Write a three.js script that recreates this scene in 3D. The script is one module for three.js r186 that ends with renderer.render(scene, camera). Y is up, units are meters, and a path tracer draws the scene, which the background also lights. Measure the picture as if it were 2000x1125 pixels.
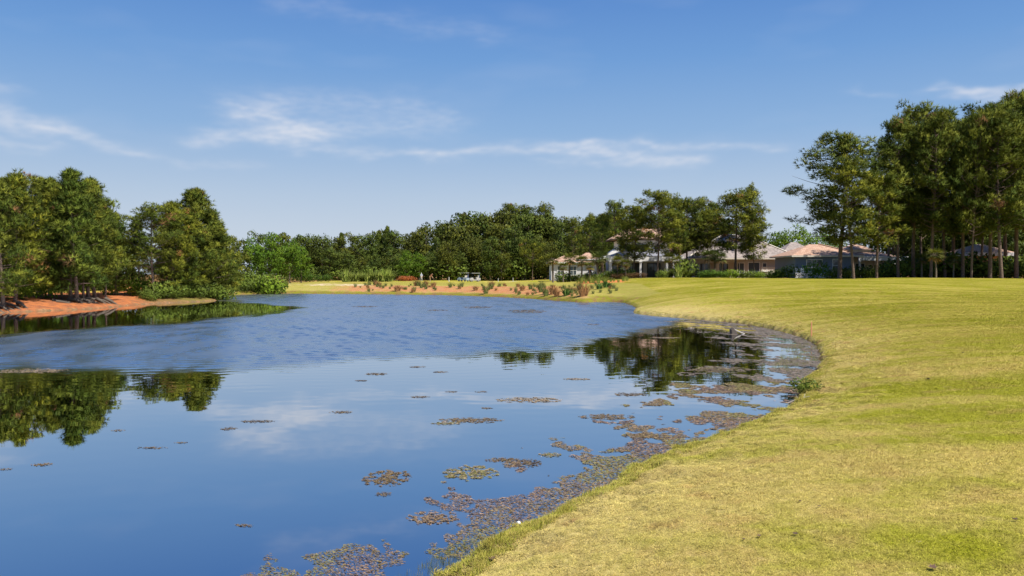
import * as THREE from 'three';
import { mergeGeometries } from 'three/addons/utils/BufferGeometryUtils.js';
import { MarchingCubes } from 'three/addons/objects/MarchingCubes.js';
import { createNoise2D } from 'simplex-noise';

// ---------------------------------------------------------------- seeded helpers
function mulberry(seed) { let a = seed | 0; return () => { a = (a + 0x6d2b79f5) | 0; let t = Math.imul(a ^ (a >>> 15), 1 | a); t = (t + Math.imul(t ^ (t >>> 7), 61 | t)) ^ t; return ((t ^ (t >>> 14)) >>> 0) / 4294967296; }; }
const noiseA = createNoise2D(mulberry(11)), noiseB = createNoise2D(mulberry(23));
const { lerp, clamp, smoothstep } = THREE.MathUtils;
const sstep = (x, a, b) => smoothstep(x, a, b);
const fbm = (x, y, n = 4, f = noiseA) => { let s = 0, a = 0.5, k = 1; for (let i = 0; i < n; i++) { s += a * f(x * k, y * k); a *= 0.5; k *= 2.03; } return s; };
const mix3 = (a, b, t) => [lerp(a[0], b[0], t), lerp(a[1], b[1], t), lerp(a[2], b[2], t)];

// ---------------------------------------------------------------- camera, sky, sun, exposure
const scene = new THREE.Scene();
const EYE = 2.7, F = 1556, HORIZON = 536;                    // metres above the pond; focal length and horizon row of the 2000 x 1125 photograph
const camera = new THREE.PerspectiveCamera(39.75, 16 / 9, 0.1, 5000);
camera.position.set(0, EYE, 0);
camera.rotation.x = -Math.atan(26.5 / F);
const renderer = new THREE.WebGLRenderer({ antialias: true });
renderer.toneMapping = THREE.LinearToneMapping;
renderer.toneMappingExposure = 1.6;
renderer.shadowMap.enabled = true;
const SUN = new THREE.Vector3(0.62, 1.3, 0.5).normalize();
const sun = new THREE.DirectionalLight(new THREE.Color(1, 0.95, 0.86), 5);
sun.name = 'sun';
sun.position.copy(SUN).multiplyScalar(200); sun.position.z -= 70; sun.target.position.set(0, 0, -70);
sun.castShadow = true;
Object.assign(sun.shadow.camera, { left: -140, right: 140, top: 140, bottom: -140, near: 1, far: 500 });
sun.shadow.mapSize.set(4096, 4096);
scene.add(sun, sun.target);

const SKY_STOPS = [[0, .60, .67, .755], [3, .545, .635, .75], [5.5, .46, .58, .74], [10, .275, .45, .715], [15, .165, .345, .675], [20, .10, .25, .605], [35, .06, .185, .52], [60, .042, .15, .47], [90, .036, .13, .43]];
function skyColor(el) {
  for (let i = 1; i < SKY_STOPS.length; i++) if (el <= SKY_STOPS[i][0]) {
    const a = SKY_STOPS[i - 1], b = SKY_STOPS[i], t = clamp((el - a[0]) / (b[0] - a[0]), 0, 1);
    return [lerp(a[1], b[1], t), lerp(a[2], b[2], t), lerp(a[3], b[3], t)];
  }
  return SKY_STOPS[8].slice(1);
}
{
  const W = 3072, Hh = 1536, data = new Float32Array(W * Hh * 4), DEG = 180 / Math.PI;
  // cirrus strokes: azimuth and elevation in degrees of both ends, half width in degrees, strength
  const dir = (px, py) => [Math.atan((px - 1000) / F) * DEG, Math.atan((HORIZON - py) / Math.hypot(F, px - 1000)) * DEG];
  const strokes = [
    [-60, 218, 110, 250, 15, .75], [90, 245, 250, 297, 11, .5], [-40, 268, 80, 288, 8, .35], [250, 305, 480, 328, 7, .18],
    [420, 268, 600, 262, 13, .7], [520, 225, 570, 255, 20, .75], [500, 200, 780, 205, 22, .28], [560, 262, 860, 240, 20, .34], [440, 205, 520, 235, 6, .3],
    [610, 295, 900, 302, 8, .38], [820, 300, 1120, 286, 9, .5], [1080, 284, 1540, 284, 7, .42], [1130, 300, 1340, 316, 10, .75], [1250, 278, 1290, 282, 8, .4], [1040, 316, 1120, 318, 6, .2],
    [1845, 168, 1900, 180, 6, .6], [1890, 178, 1990, 184, 7, .75], [1680, 180, 1740, 184, 8, .2], [560, 5, 960, 70, 16, .14], [-200, 120, -60, 170, 20, .4], [2100, 240, 2400, 250, 14, .5],
  ].map(([x0, y0, x1, y1, w, s]) => [...dir(x0, y0), ...dir(x1, y1), (w / F) * DEG, s]);
  for (let row = 0; row < Hh; row++) {
    const el = ((row + 0.5) / Hh - 0.5) * 180, base = el > 0 ? skyColor(el) : mix3(SKY_STOPS[0].slice(1), [.2, .21, .16], clamp(-el / 8, 0, 1));
    for (let col = 0; col < W; col++) {
      let az = ((col + 0.5) / W - 0.5) * 360 + 90;            // 0 straight ahead (-z), positive to +x
      if (az > 180) az -= 360;
      let a = 0;
      if (el > 0.5 && el < 75) {
        const w = fbm(az * .16 + 3, el * .5, 3), u = az + w * 1.6, v = el + w * .55;
        if (Math.abs(az) < 75 && el < 30) for (const [a0, e0, a1, e1, hw, s] of strokes) {
          if (el > Math.max(e0, e1) + hw * 3.5 + 1 || el < Math.min(e0, e1) - hw * 3.5 - 1) continue;
          const dx = a1 - a0, dy = e1 - e0, t = clamp(((u - a0) * dx + (v - e0) * dy) / (dx * dx + dy * dy), 0, 1);
          const px = u - a0 - dx * t, py = v - e0 - dy * t, d2 = (px * px * .12 + py * py) / (hw * hw);
          if (d2 < 9) a += s * Math.exp(-d2) * (.5 + .75 * Math.max(0, fbm(az * .55 + el * .5, el * 2.6 - az * .25, 4, noiseB) + .45));
        }
        a += Math.max(0, fbm(az * .045 + 9, el * .17 + 2, 4, noiseB) - .15) * .16 * sstep(el, 1, 8) * (1 - sstep(el, 45, 75));
      }
      a = 1 - Math.exp(-a * .66);
      const c = mix3(base, [.83, .83, .87], clamp(a, 0, .85)), o = (row * W + col) * 4;
      for (let k = 0; k < 3; k++) data[o + k] = c[k] / 1.6;
      data[o + 3] = 1;
    }
  }
  const sky = new THREE.DataTexture(data, W, Hh, THREE.RGBAFormat, THREE.FloatType);
  sky.mapping = THREE.EquirectangularReflectionMapping; sky.magFilter = THREE.LinearFilter; sky.needsUpdate = true;
  scene.background = sky; scene.environment = sky;
}

// ---------------------------------------------------------------- naming helpers
const taken = new Map();
const numbered = (n) => { const k = taken.get(n) ?? 0; taken.set(n, k + 1); return k ? `${n}_${String(k).padStart(3, '0')}` : n; };
function tag(o, label, category, group, kind) { if (label) o.userData.label = label; if (category) o.userData.category = category; if (group) o.userData.group = group; if (kind) o.userData.kind = kind; return o; }
function part(name, geo, mat, parent) { const m = new THREE.Mesh(geo, mat); m.name = name; m.castShadow = m.receiveShadow = true; parent.add(m); return m; }
function top(name, geo, mat) { return part(numbered(name), geo, mat, scene); }
function base(name, x, y, z, turn = 0) { const g = new THREE.Group(); g.name = numbered(name); g.position.set(x, y, z); g.rotation.y = turn; scene.add(g); return g; }
const X = (px, D) => ((px - 1000) / F) * D;
const Y = (py, D) => EYE + ((HORIZON - py) / F) * D;

// ---------------------------------------------------------------- shoreline and terrain
const onWater = ([px, py]) => { const D = (EYE * F) / (py - HORIZON); return [X(px, D), -D]; };
const shorePts = [
  [896, 1112], [948, 1074], [1000, 1049], [1060, 1020], [1152, 976], [1200, 945], [1260, 913], [1304, 894], [1400, 857], [1460, 835], [1520, 811], [1553, 796], [1562, 772], [1568, 750], [1585, 737], [1601, 724], [1607, 702], [1602, 684],
  [1590, 671], [1566, 660], [1535, 650.5], [1490, 640], [1445, 632.5], [1400, 628], [1340, 622.5], [1280, 617.5], [1240, 612], [1244, 604], [1232, 596], [1205, 590.5], [1172, 590], [1140, 591], [1093, 588], [1040, 584], [960, 580],
  [880, 577], [800, 575.7], [728, 575], [632, 574.2], [560, 573.6], [520, 574.2], [470, 576], [440, 580], [423, 587], [360, 590.5], [302, 593], [260, 596], [236, 598.5], [190, 602.5], [145, 605], [70, 608], [0, 611],
].map(onWater).concat([[-40, -50], [-46, -38], [-50, -22], [-46, -4], [-36, 8], [-22, 11], [-11, 6], [-5, 0], [-2.2, -4.2]]);
const shoreCurve = new THREE.CatmullRomCurve3(shorePts.map(([x, z]) => new THREE.Vector3(x, 0, z)), true, 'centripetal');
const SHORE = shoreCurve.getPoints(300).map((p) => [p.x, p.z]);
function shoreDist(x, z) {                                    // positive on land, negative over the pond
  let best = 1e9, inside = false;
  for (let i = 0, n = SHORE.length, j = n - 1; i < n; j = i++) {
    const ax = SHORE[j][0], az = SHORE[j][1], bx = SHORE[i][0], bz = SHORE[i][1];
    if ((bz > z) !== (az > z) && x < ((ax - bx) * (z - bz)) / (az - bz) + bx) inside = !inside;
    const dx = bx - ax, dz = bz - az, l2 = dx * dx + dz * dz || 1e-9;
    let t = ((x - ax) * dx + (z - az) * dz) / l2; t = t < 0 ? 0 : t > 1 ? 1 : t;
    const ex = x - ax - dx * t, ez = z - az - dz * t, d = ex * ex + ez * ez;
    if (d < best) best = d;
  }
  return (inside ? -1 : 1) * Math.sqrt(best);
}
function landHeight(x, z, d) {
  const D = -z;
  const w = fbm(x * 1.3, z * 1.3, 4) * (.3 - .08 * sstep(D, 12, 40));
  d += w * (1 - sstep(d, .5, 3));
  if (d < 0) return Math.max(-1.4, -0.03 + d * .3);
  const right = sstep(x, -2, 26) * sstep(D, 22, 88), far = sstep(D, 80, 105) * (1 - sstep(x, -4, 14));
  const plateau = 1.25 + .92 * right * (1 - .12 * sstep(D, 110, 190)) - .25 * sstep(-x, 28, 40) * (1 - sstep(D, 84, 96));
  const lip = .06 + .09 * sstep(D, 20, 30) * (1 - far) * (1 - sstep(-x, 20, 28)), L = lerp(4.6, 4.2, far);
  const roll = fbm(x * .035 + 5, z * .035, 3) * .22 * sstep(d, 3, 18) + fbm(x * .35, z * .35, 2) * .025;
  return lip * sstep(d, 0, .16) + (plateau - lip) * (1 - Math.exp(-d / L)) + roll;
}
const ground = (x, z) => landHeight(x, z, shoreDist(x, z));

const GREEN = [.27, .272, .018], STRAW = [.46, .365, .085], DEEP = [.21, .23, .014], ORANGE = [.56, .20, .065], SOIL = [.40, .20, .10], SAND = [.56, .45, .29], LITTER = [.27, .13, .065], MUD = [.17, .12, .065], OLIVE = [.26, .23, .03];
function landColor(x, z, d) {
  const D = -z, px = D > 1 ? 1000 + (x / D) * F : 3000;
  const n1 = fbm(x * .16, z * .16, 4), n2 = fbm(x * .9 + 7, z * .9, 4, noiseB), n3 = fbm(x * 3.1, z * 3.1, 3), streak = fbm(x * .05 + z * .11, z * .42 - x * .2, 3, noiseB);
  if (d < 0) return MUD;
  // mown lawn: straw along the water and in patches, greener away from it and on the mound
  let straw = .47 + n1 * .7 + n2 * .55 + n3 * .34 + streak * .5 + .6 * Math.exp(-d / 4.2) - .62 * sstep(D, 46, 72) * sstep(x, 8, 24) - .42 * sstep(x, 1.5, 8) * (1 - sstep(D, 12, 34));
  let c = mix3(mix3(GREEN, DEEP, clamp(.4 + n2 + n1 * .6, 0, 1)), mix3(STRAW, [.50, .40, .16], Math.exp(-d / 3.4)), clamp(straw, 0, 1));
  c = mix3(c, mix3([.175, .175, .008], [.33, .285, .05], clamp(.35 + streak * .9 + n1 * .7, 0, 1)), Math.max(sstep(x + n1 * 3, 10, 17) * sstep(D, 19, 29), sstep(D, 48, 64) * sstep(x, 6, 12)) * .88);
  c = mix3(c, [.47, .37, .14], sstep(fbm(x * 1.9 + 60, z * 1.9, 3, noiseB) + n3 * .3, .40, .52) * .55);
  const rust = sstep(n2 * .6 + n3 * .5 + fbm(x * .5 + 40, z * .5, 2) * .7, .42, .62) * Math.exp(-d / 1.6);
  c = mix3(c, [.42, .22, .10], rust * .85);
  if (D > 74 && x < 14 && x > -38 && d < 40) {                // the far bank
    const q = fbm(x * .22, z * .3, 4), wet = sstep(d, .7 + q, 1.6 + q);
    const soil = sstep(d, 1 + q * .8, 1.6 + q) * (1 - sstep(d, 7.2 + q * 4, 8.6 + q * 4)) * sstep(x, -27 + q * 4, -22 + q * 4) * (1 - sstep(x + q * 3, 5, 8.5));
    c = mix3(c, [.30, .27, .07], .6);
    c = mix3(c, mix3([.42, .16, .065], [.46, .235, .12], clamp(.5 + n2 * 1.3 + n3 * .6, 0, 1)), soil * clamp(1.05 + q * 1.1 + n2 * .8, 0, 1));
    c = mix3(mix3([.20, .20, .02], [.2, .13, .05], clamp(.4 + n2 * 1.5, 0, 1)), c, wet);
    if (x < -20 && D > 112 && d > 7 && d < 13) c = mix3(c, SAND, sstep(n2 + fbm(x * .13, 4, 2) * .9, -.1, .15));
    if (d > 13.5 && d < 40) c = mix3(c, OLIVE, .3);
  }
  if (x < -28 && D > 30 && D < 100) {                         // needle litter under the pines, tree shade painted in as darker patches
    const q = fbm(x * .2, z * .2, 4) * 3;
    const shadedLitter = mix3(mix3([.47, .165, .058], [.27, .105, .055], clamp(.4 + n2 * 1.3 + n3 * .8, 0, 1)), mix3([.24, .12, .06], [.16, .15, .035], clamp(.5 + n1, 0, 1)), sstep(px + n2 * 60, 262, 300));  // outer mix paints the dark below the overhanging boughs at the point
    c = mix3(mix3(OLIVE, STRAW, .45), shadedLitter, 1 - sstep(d, 11 + q, 13 + q));
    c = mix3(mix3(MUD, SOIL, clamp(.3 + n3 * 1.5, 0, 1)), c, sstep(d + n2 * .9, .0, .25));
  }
  if (px > 1120 && px < 1232 && D > 97 && D < 118) {          // mulch bed by the two-storey house
    const q = fbm(x * .6, z * .3, 3) * 3;
    c = mix3(c, ORANGE, sstep(D + q, 100, 102) * (1 - sstep(D + q, 113, 116)) * sstep(px + q * 4, 1126, 1138) * (1 - sstep(px + q * 4, 1215, 1230)));
  }
  const straw2 = sstep(D, 118, 126) * sstep(x, 12, 20) + sstep(D, 100, 106) * sstep(x, 52, 56) + sstep(D, 186, 200) * (1 - sstep(x, 5, 20)) + sstep(-x, 36, 44) * sstep(D, 92, 104);
  c = mix3(c, LITTER, clamp(straw2 + n2 * .5, 0, 1) * .85);
  return c;
}
// fine straw-and-blade grain, 2.4 m a tile
const grain = (() => {
  const S = 1024, d = new Float32Array(S * S * 4).fill(1), r = mulberry(5);
  const buf = new Float32Array(S * S).fill(.8), warm = new Float32Array(S * S);
  for (let k = 0; k < 52000; k++) {
    let x = r() * S, y = r() * S; const a = r() * 6.28, n = 6 + r() * 22, v = .42 + r() * .95, w = r() - .4, dx = Math.cos(a), dy = Math.sin(a);
    for (let i = 0; i < n; i++, x += dx, y += dy) { const o = ((y + S) % S | 0) * S + ((x + S) % S | 0); buf[o] = lerp(buf[o], v, .75); warm[o] = lerp(warm[o], w, .7); }
  }
  for (let i = 0; i < S * S; i++) { d[i * 4] = buf[i] * (1 + warm[i] * .28); d[i * 4 + 1] = buf[i] * (1 + warm[i] * .1); d[i * 4 + 2] = buf[i] * (1 + warm[i] * .25); }
  const t = new THREE.DataTexture(d, S, S, THREE.RGBAFormat, THREE.FloatType); t.wrapS = t.wrapT = THREE.RepeatWrapping; t.magFilter = THREE.LinearFilter; t.needsUpdate = true;
  return t;
})();
const M = {}, rgb = (r, g, b) => new THREE.Color().setRGB(r, g, b);
M.land = new THREE.MeshPhysicalMaterial({ vertexColors: true, map: grain, bumpMap: grain, bumpScale: .012, roughness: 1, specularIntensity: .06 });
{
  const az = [], rad = [];
  for (let a = -180; a < -36; a += 3) az.push(a);
  for (let a = -36; a < 36; a += .14) az.push(a);
  for (let a = 36; a <= 180.01; a += 3) az.push(a);
  for (let r = .4; r < 4; r += .3) rad.push(r);
  for (let r = 4; r < 20; r *= 1.0125) rad.push(r);
  for (let r = 20; r < 60; r += .17) rad.push(r);
  for (let r = 60; r < 90; r += .26) rad.push(r);
  for (let r = 90; r < 130; r += .6) rad.push(r);
  for (let r = 131; r < 3600; r *= 1.035) rad.push(r);
  const n = az.length, pos = new Float32Array(n * rad.length * 3), col = new Float32Array(n * rad.length * 3), uv = new Float32Array(n * rad.length * 2), idx = [];
  rad.forEach((r, j) => az.forEach((a, i) => {
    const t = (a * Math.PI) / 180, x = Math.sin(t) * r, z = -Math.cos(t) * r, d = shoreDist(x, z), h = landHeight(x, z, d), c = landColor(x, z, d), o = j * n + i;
    pos.set([x, h, z], o * 3); col.set(c, o * 3); uv.set([x / 2.4, z / 2.4], o * 2);
    if (i && j) idx.push(o - n - 1, o - n, o - 1, o - n, o, o - 1);
  }));
  const g = new THREE.BufferGeometry();
  g.setAttribute('position', new THREE.BufferAttribute(pos, 3)); g.setAttribute('color', new THREE.BufferAttribute(col, 3)); g.setAttribute('uv', new THREE.BufferAttribute(uv, 2)); g.setIndex(idx); g.computeVertexNormals();
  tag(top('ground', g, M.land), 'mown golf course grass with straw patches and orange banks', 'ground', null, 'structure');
}

// ---------------------------------------------------------------- pond
const toPx = (x, z) => [1000 + (x / -z) * F, HORIZON + (EYE * F) / -z];
function rippleAt(x, z) {
  if (z > -12) return 0;
  const D = -z, k = [[-60, 20], [-13, 20.6], [-7.6, 21.2], [-5.4, 23.4], [-1.65, 25.6], [1.9, 29.2], [7.4, 38.5], [9.9, 45], [30, 60]];
  let b = 20; for (let i = 1; i < k.length; i++) if (x <= k[i][0]) { b = lerp(k[i - 1][1], k[i][1], (x - k[i - 1][0]) / (k[i][0] - k[i - 1][0])); break; }
  const n = fbm(x * .25, z * .12, 3) * 1.6;
  let m = sstep(D + n * 1.3, b - 1.2, b + 3.6);
  // sheltered water along the pine bank
  const [px, py] = toPx(x, z), edge = px < 300 ? lerp(655, 632, px / 300) : px < 420 ? lerp(632, 624, (px - 300) / 120) : lerp(624, 603, clamp((px - 420) / 190, 0, 1)), q = fbm(x * .3 + 9, z * .09, 3) * 9;
  const up = px < 425 ? 500 : lerp(588, 600, clamp((px - 425) / 190, 0, 1));
  const calm = (1 - sstep(py + q, edge - 5, edge + 7)) * (1 - sstep(px + q * 6, 560, 640)) * sstep(py + q * .3, up - 1, up + 3);
  return m * (1 - calm * .97);
}
{
  const r = mulberry(77), waves = [];
  for (let i = 0; i < 14; i++) { const L = .3 * Math.pow(1.07, i) * (.93 + r() * .14), a = 1.35 + (r() - .5) * 2.1; waves.push([Math.cos(a) * 6.283 / L, Math.sin(a) * 6.283 / L, r() * 6.28, L]); }
  const height = (x, z) => {
    const m = rippleAt(x, z) * (.9 + .3 * noiseB(x * .3, z * .16)), g = Math.max(0, m) * .0064 + .00009 + .00016 * sstep(-z, 8, 25); let s = 0;
    for (const [kx, kz, p, L] of waves) s += Math.sin(kx * x + kz * z + p) * L * g;
    return s;
  };
  const sheet = (x0, x1, dx, z0, z1, dz, wavy) => {
    const nx = Math.round((x1 - x0) / dx), nz = Math.round((z0 - z1) / dz), pos = new Float32Array((nx + 1) * (nz + 1) * 3), idx = [];
    for (let j = 0; j <= nz; j++) for (let i = 0; i <= nx; i++) { const o = j * (nx + 1) + i, x = x0 + ((x1 - x0) * i) / nx, z = z0 + ((z1 - z0) * j) / nz, rim = !i || !j || i === nx || j === nz; pos.set([x, wavy && !rim ? height(x, z) : 0, z], o * 3); if (i && j) idx.push(o - nx - 2, o - nx - 1, o - 1, o - nx - 1, o, o - 1); }
    const g = new THREE.BufferGeometry(); g.setAttribute('position', new THREE.BufferAttribute(pos, 3)); g.setIndex(idx); g.computeVertexNormals();
    if (g.attributes.normal.getY(0) < 0) { for (let k = 0; k < idx.length; k += 3) [idx[k + 1], idx[k + 2]] = [idx[k + 2], idx[k + 1]]; g.setIndex(idx); g.computeVertexNormals(); }
    return g;
  };
  const S = 1024, d = new Float32Array(S * S * 4).fill(1);                  // wind ruffle too fine to model: rougher water inside the rippled reach
  for (let j = 0; j < S; j++) for (let i = 0; i < S; i++) { const x = -50 + ((i + .5) / S) * 66, z = -2 - ((j + .5) / S) * 112, v = .012 + .29 * rippleAt(x, z) * (.92 + .16 * noiseA(x * .5, z * .2)); d.set([v, v, v], (j * S + i) * 4); }
  const ruffle = new THREE.DataTexture(d, S, S, THREE.RGBAFormat, THREE.FloatType); ruffle.magFilter = THREE.LinearFilter; ruffle.needsUpdate = true;
  M.water = new THREE.MeshPhysicalMaterial({ color: rgb(.57, .585, .60), metalness: 1, roughness: 1, roughnessMap: ruffle });
  const g = mergeGeometries([sheet(-62, 24, 43, 30, -8, 38, false), sheet(-62, -16, 46, -8, -18, 10, false), sheet(-16, 14, .14, -8, -18, .16, true), sheet(14, 24, 10, -8, -50, 42, false), sheet(-62, -34, 28, -18, -50, 32, false), sheet(-34, 14, .13, -18, -50, .12, true), sheet(-62, -42, 20, -50, -116, 66, false), sheet(-42, 14, .2, -50, -114, .2, true), sheet(14, 24, 10, -50, -116, 66, false), sheet(-42, 14, 56, -114, -116, 2, false)]);
  const wp = g.attributes.position, wuv = new Float32Array(wp.count * 2); for (let k = 0; k < wp.count; k++) { wuv[k * 2] = (wp.getX(k) + 50) / 66; wuv[k * 2 + 1] = (-2 - wp.getZ(k)) / 112; } g.setAttribute('uv', new THREE.BufferAttribute(wuv, 2));
  tag(top('pond_water', g, M.water), 'blue pond water, calm near the lawn and rippled farther out', 'water', null, 'structure');
}

// ---------------------------------------------------------------- foliage builders
class Faces {
  constructor() { this.p = []; this.n = []; this.c = []; }
  tri(a, b, c, n, col) {
    const ux = b[0] - a[0], uy = b[1] - a[1], uz = b[2] - a[2], vx = c[0] - a[0], vy = c[1] - a[1], vz = c[2] - a[2];
    if ((uy * vz - uz * vy) * n[0] + (uz * vx - ux * vz) * n[1] + (ux * vy - uy * vx) * n[2] < 0) { const t = b; b = c; c = t; }
    this.p.push(...a, ...b, ...c); this.n.push(...n, ...n, ...n); this.c.push(...col, ...col, ...col);
  }
  // a pointed blade from b along d, its face turned towards n
  blade(b, d, n, len, wid, col, back = .0) {
    let sx = d[1] * n[2] - d[2] * n[1], sy = d[2] * n[0] - d[0] * n[2], sz = d[0] * n[1] - d[1] * n[0]; const l = Math.hypot(sx, sy, sz) || 1; sx *= wid / l / 2; sy *= wid / l / 2; sz *= wid / l / 2;
    const m = .42, q = (s, f) => [b[0] + d[0] * len * f + sx * s, b[1] + d[1] * len * f + sy * s, b[2] + d[2] * len * f + sz * s];
    const A = q(0, -back), B = q(1, m), C = q(-1, m), T = q(0, 1);
    this.tri(A, B, C, n, col); this.tri(B, T, C, n, col);
  }
  needle(b, d, n, len, wid, col) {
    let sx = d[1] * n[2] - d[2] * n[1], sy = d[2] * n[0] - d[0] * n[2], sz = d[0] * n[1] - d[1] * n[0]; const l = Math.hypot(sx, sy, sz) || 1; sx *= wid / l / 2; sy *= wid / l / 2; sz *= wid / l / 2;
    this.tri([b[0] - sx, b[1] - sy, b[2] - sz], [b[0] + sx, b[1] + sy, b[2] + sz], [b[0] + d[0] * len, b[1] + d[1] * len, b[2] + d[2] * len], n, col);
  }
  geo() { const g = new THREE.BufferGeometry(); for (const [k, a] of [['position', this.p], ['normal', this.n], ['color', this.c]]) g.setAttribute(k, new THREE.BufferAttribute(Float32Array.from(a), 3)); return g; }
}
const unit = (r) => { const z = r() * 2 - 1, a = r() * 6.2832, s = Math.sqrt(1 - z * z); return [Math.cos(a) * s, z, Math.sin(a) * s]; };
const norm = (v) => { const l = Math.hypot(...v) || 1; return [v[0] / l, v[1] / l, v[2] / l]; };
const add = (a, b, k = 1) => [a[0] + b[0] * k, a[1] + b[1] * k, a[2] + b[2] * k];
const tint = (c, r, s = .25) => { const k = 1 + (r() - .5) * 2 * s; return [c[0] * k, c[1] * k, c[2] * k]; };
function tube(pts, r0, r1, sides = 6, segs = 8) {
  const curve = new THREE.CatmullRomCurve3(pts.map((p) => new THREE.Vector3(...p))), g = new THREE.TubeGeometry(curve, segs, 1, sides, false), pa = g.attributes.position, c = new THREE.Vector3();
  for (let i = 0; i <= segs; i++) { curve.getPointAt(i / segs, c); const R = lerp(r0, r1, i / segs); for (let j = 0; j <= sides; j++) { const k = i * (sides + 1) + j; pa.setXYZ(k, c.x + (pa.getX(k) - c.x) * R, c.y + (pa.getY(k) - c.y) * R, c.z + (pa.getZ(k) - c.z) * R); } }
  return g;
}
const bark = (() => {
  const S = 256, d = new Float32Array(S * S * 4).fill(1);
  for (let y = 0; y < S; y++) for (let x = 0; x < S; x++) { const u = Math.cos(x / S * 6.283) * 2.2, w = Math.sin(x / S * 6.283) * 2.2, v = .72 + .5 * fbm(u * 2 + y * .012, w * 2 + y * .021, 4) + .25 * noiseB(u * 5 + 9, y * .09 + w); for (let k = 0; k < 3; k++) d[(y * S + x) * 4 + k] = clamp(v, .25, 1.3); }
  const t = new THREE.DataTexture(d, S, S, THREE.RGBAFormat, THREE.FloatType); t.wrapS = t.wrapT = THREE.RepeatWrapping; t.magFilter = THREE.LinearFilter; t.repeat.set(3, 1); t.needsUpdate = true; return t;
})();
M.pineBark = new THREE.MeshStandardMaterial({ color: rgb(.20, .135, .10), map: bark, bumpMap: bark, bumpScale: .03, roughness: .95 });
M.greyBark = new THREE.MeshStandardMaterial({ color: rgb(.16, .125, .095), map: bark, bumpMap: bark, bumpScale: .03, roughness: .95 });
M.palmBark = new THREE.MeshStandardMaterial({ color: rgb(.25, .195, .14), map: bark, bumpMap: bark, bumpScale: .03, roughness: .95 });
const leafMat = (t = .3, r = 1, g = 1, b = 1) => new THREE.MeshPhysicalMaterial({ color: rgb(r, g, b), vertexColors: true, roughness: .85, specularIntensity: .15, transmission: t, thickness: 0, side: THREE.DoubleSide });
M.needles = leafMat(.16); M.needlesWarm = leafMat(.18, 1.2, 1.12, .9); M.needlesCool = leafMat(.15, .82, .92, .95);
M.leaves = leafMat(.38); M.leavesOak = leafMat(.24); M.leavesBright = leafMat(.38, 1.15, 1.18, .85); M.leavesOlive = leafMat(.3, 1.15, .95, .8); M.palmFan = leafMat(.35, 1.5, 1.3, .9);

const PROFILES = {
  cone: (t) => Math.pow(1 - t, .7) * (.62 + .38 * sstep(t, 0, .25)),
  round: (t) => Math.sqrt(Math.max(.03, 1 - Math.pow((t - .45) / .57, 2))),
  high: (t) => (.45 + .55 * sstep(t, 0, .4)) * Math.sqrt(Math.max(.04, 1 - Math.pow(Math.max(0, t - .5) / .53, 2))),
  umbrella: (t) => (.3 + .7 * sstep(t, 0, .55)) * Math.sqrt(Math.max(.05, 1 - Math.pow(Math.max(0, t - .6) / .42, 2))),
};
function pine(seed, { H = 11, start = .2, rad = 2.5, profile = 'cone', limbs = 46, tufts = 22, needle = .36, cr = .5, bend = .3, dead = 0 }) {
  const r = mulberry(seed), f = new Faces(), wood = [], bx = (r() - .5) * bend * 2, bz = (r() - .5) * bend * 2;
  const axis = (y) => { const t = y / H; return [bx * Math.sin(t * 2.4) + bz * .4 * Math.sin(t * 6), y, bz * Math.sin(t * 2.1)]; };
  wood.push(tube([0, .12, .3, .5, .7, .85, .97].map((t) => axis(t * H - (t ? 0 : .3))), H * (start > .25 ? .0125 : .0155), H * .003, 7, 14));
  const dark = [.045, .07, .010], mid = [.088, .112, .014], lit = [.185, .195, .024], brown = [.19, .10, .04];
  const clump = (c, rc, out) => {
    const k = r(), col = r() < .012 ? brown : k < .4 ? mix3(dark, mid, r()) : mix3(mid, lit, r() * 1.1), n = Math.round(tufts * (.7 + r() * .6));
    for (let i = 0; i < n; i++) {
      const o = unit(r), q = Math.pow(r(), .35), p = [c[0] + o[0] * rc * q * 1.1, c[1] + o[1] * rc * q * .72, c[2] + o[2] * rc * q * 1.1], m = norm(add(add(o, out, .35), [0, 1, 0], .6)), cc = tint(col, r, .3);
      for (let j = 0; j < 8; j++) { const d = norm(add(m, unit(r), .95)); f.needle(p, d, norm(add(add(m, unit(r), .5), d, .1)), needle * (.65 + r() * .75), needle * .155, cc); }
    }
  };
  for (let i = 0; i < limbs; i++) {
    const t = (i + r() * .9) / limbs, y = H * (start + (1 - start) * t * .965), p0 = axis(y), az = i * 2.4 + r() * 1.3, len = rad * PROFILES[profile](t) * (.55 + r() * .6), rise = lerp(.05, .75, t) + (r() - .5) * .5;
    const dx = Math.cos(az), dz = Math.sin(az), e = [p0[0] + dx * len * Math.cos(rise), p0[1] + len * Math.sin(rise) + len * .06, p0[2] + dz * len * Math.cos(rise)], m = [lerp(p0[0], e[0], .5), lerp(p0[1], e[1], .38), lerp(p0[2], e[2], .5)];
    wood.push(tube([p0, m, e], H * .004 * (1.15 - t * .6) + .008, .008, 4, 3));
    if (r() < dead * (1 - t)) continue;
    const k = Math.max(1, Math.round(1.1 + r() * 1.2 + (len * .5) / cr * .55));
    for (let q = 0; q < k; q++) {
      const s = q === 0 ? 1 : .4 + r() * .6, side = (r() - .5) * len * .65 * (1.2 - s * .3), c = [lerp(p0[0], e[0], s) - dz * side, lerp(p0[1], e[1], s) + (r() - .3) * cr * .8, lerp(p0[2], e[2], s) + dx * side];
      clump(c, cr * (.75 + r() * .6), [dx * .7, .35, dz * .7]);
    }
  }
  for (let i = 0; i < 4; i++) clump(add(axis(H * (.955 + i * .013)), [(r() - .5) * cr * .7, 0, (r() - .5) * cr * .7]), cr * (.8 - i * .12), [0, 1, 0]);
  return { trunk: mergeGeometries(wood), crown: f.geo(), H, wood: M.pineBark };
}
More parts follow.
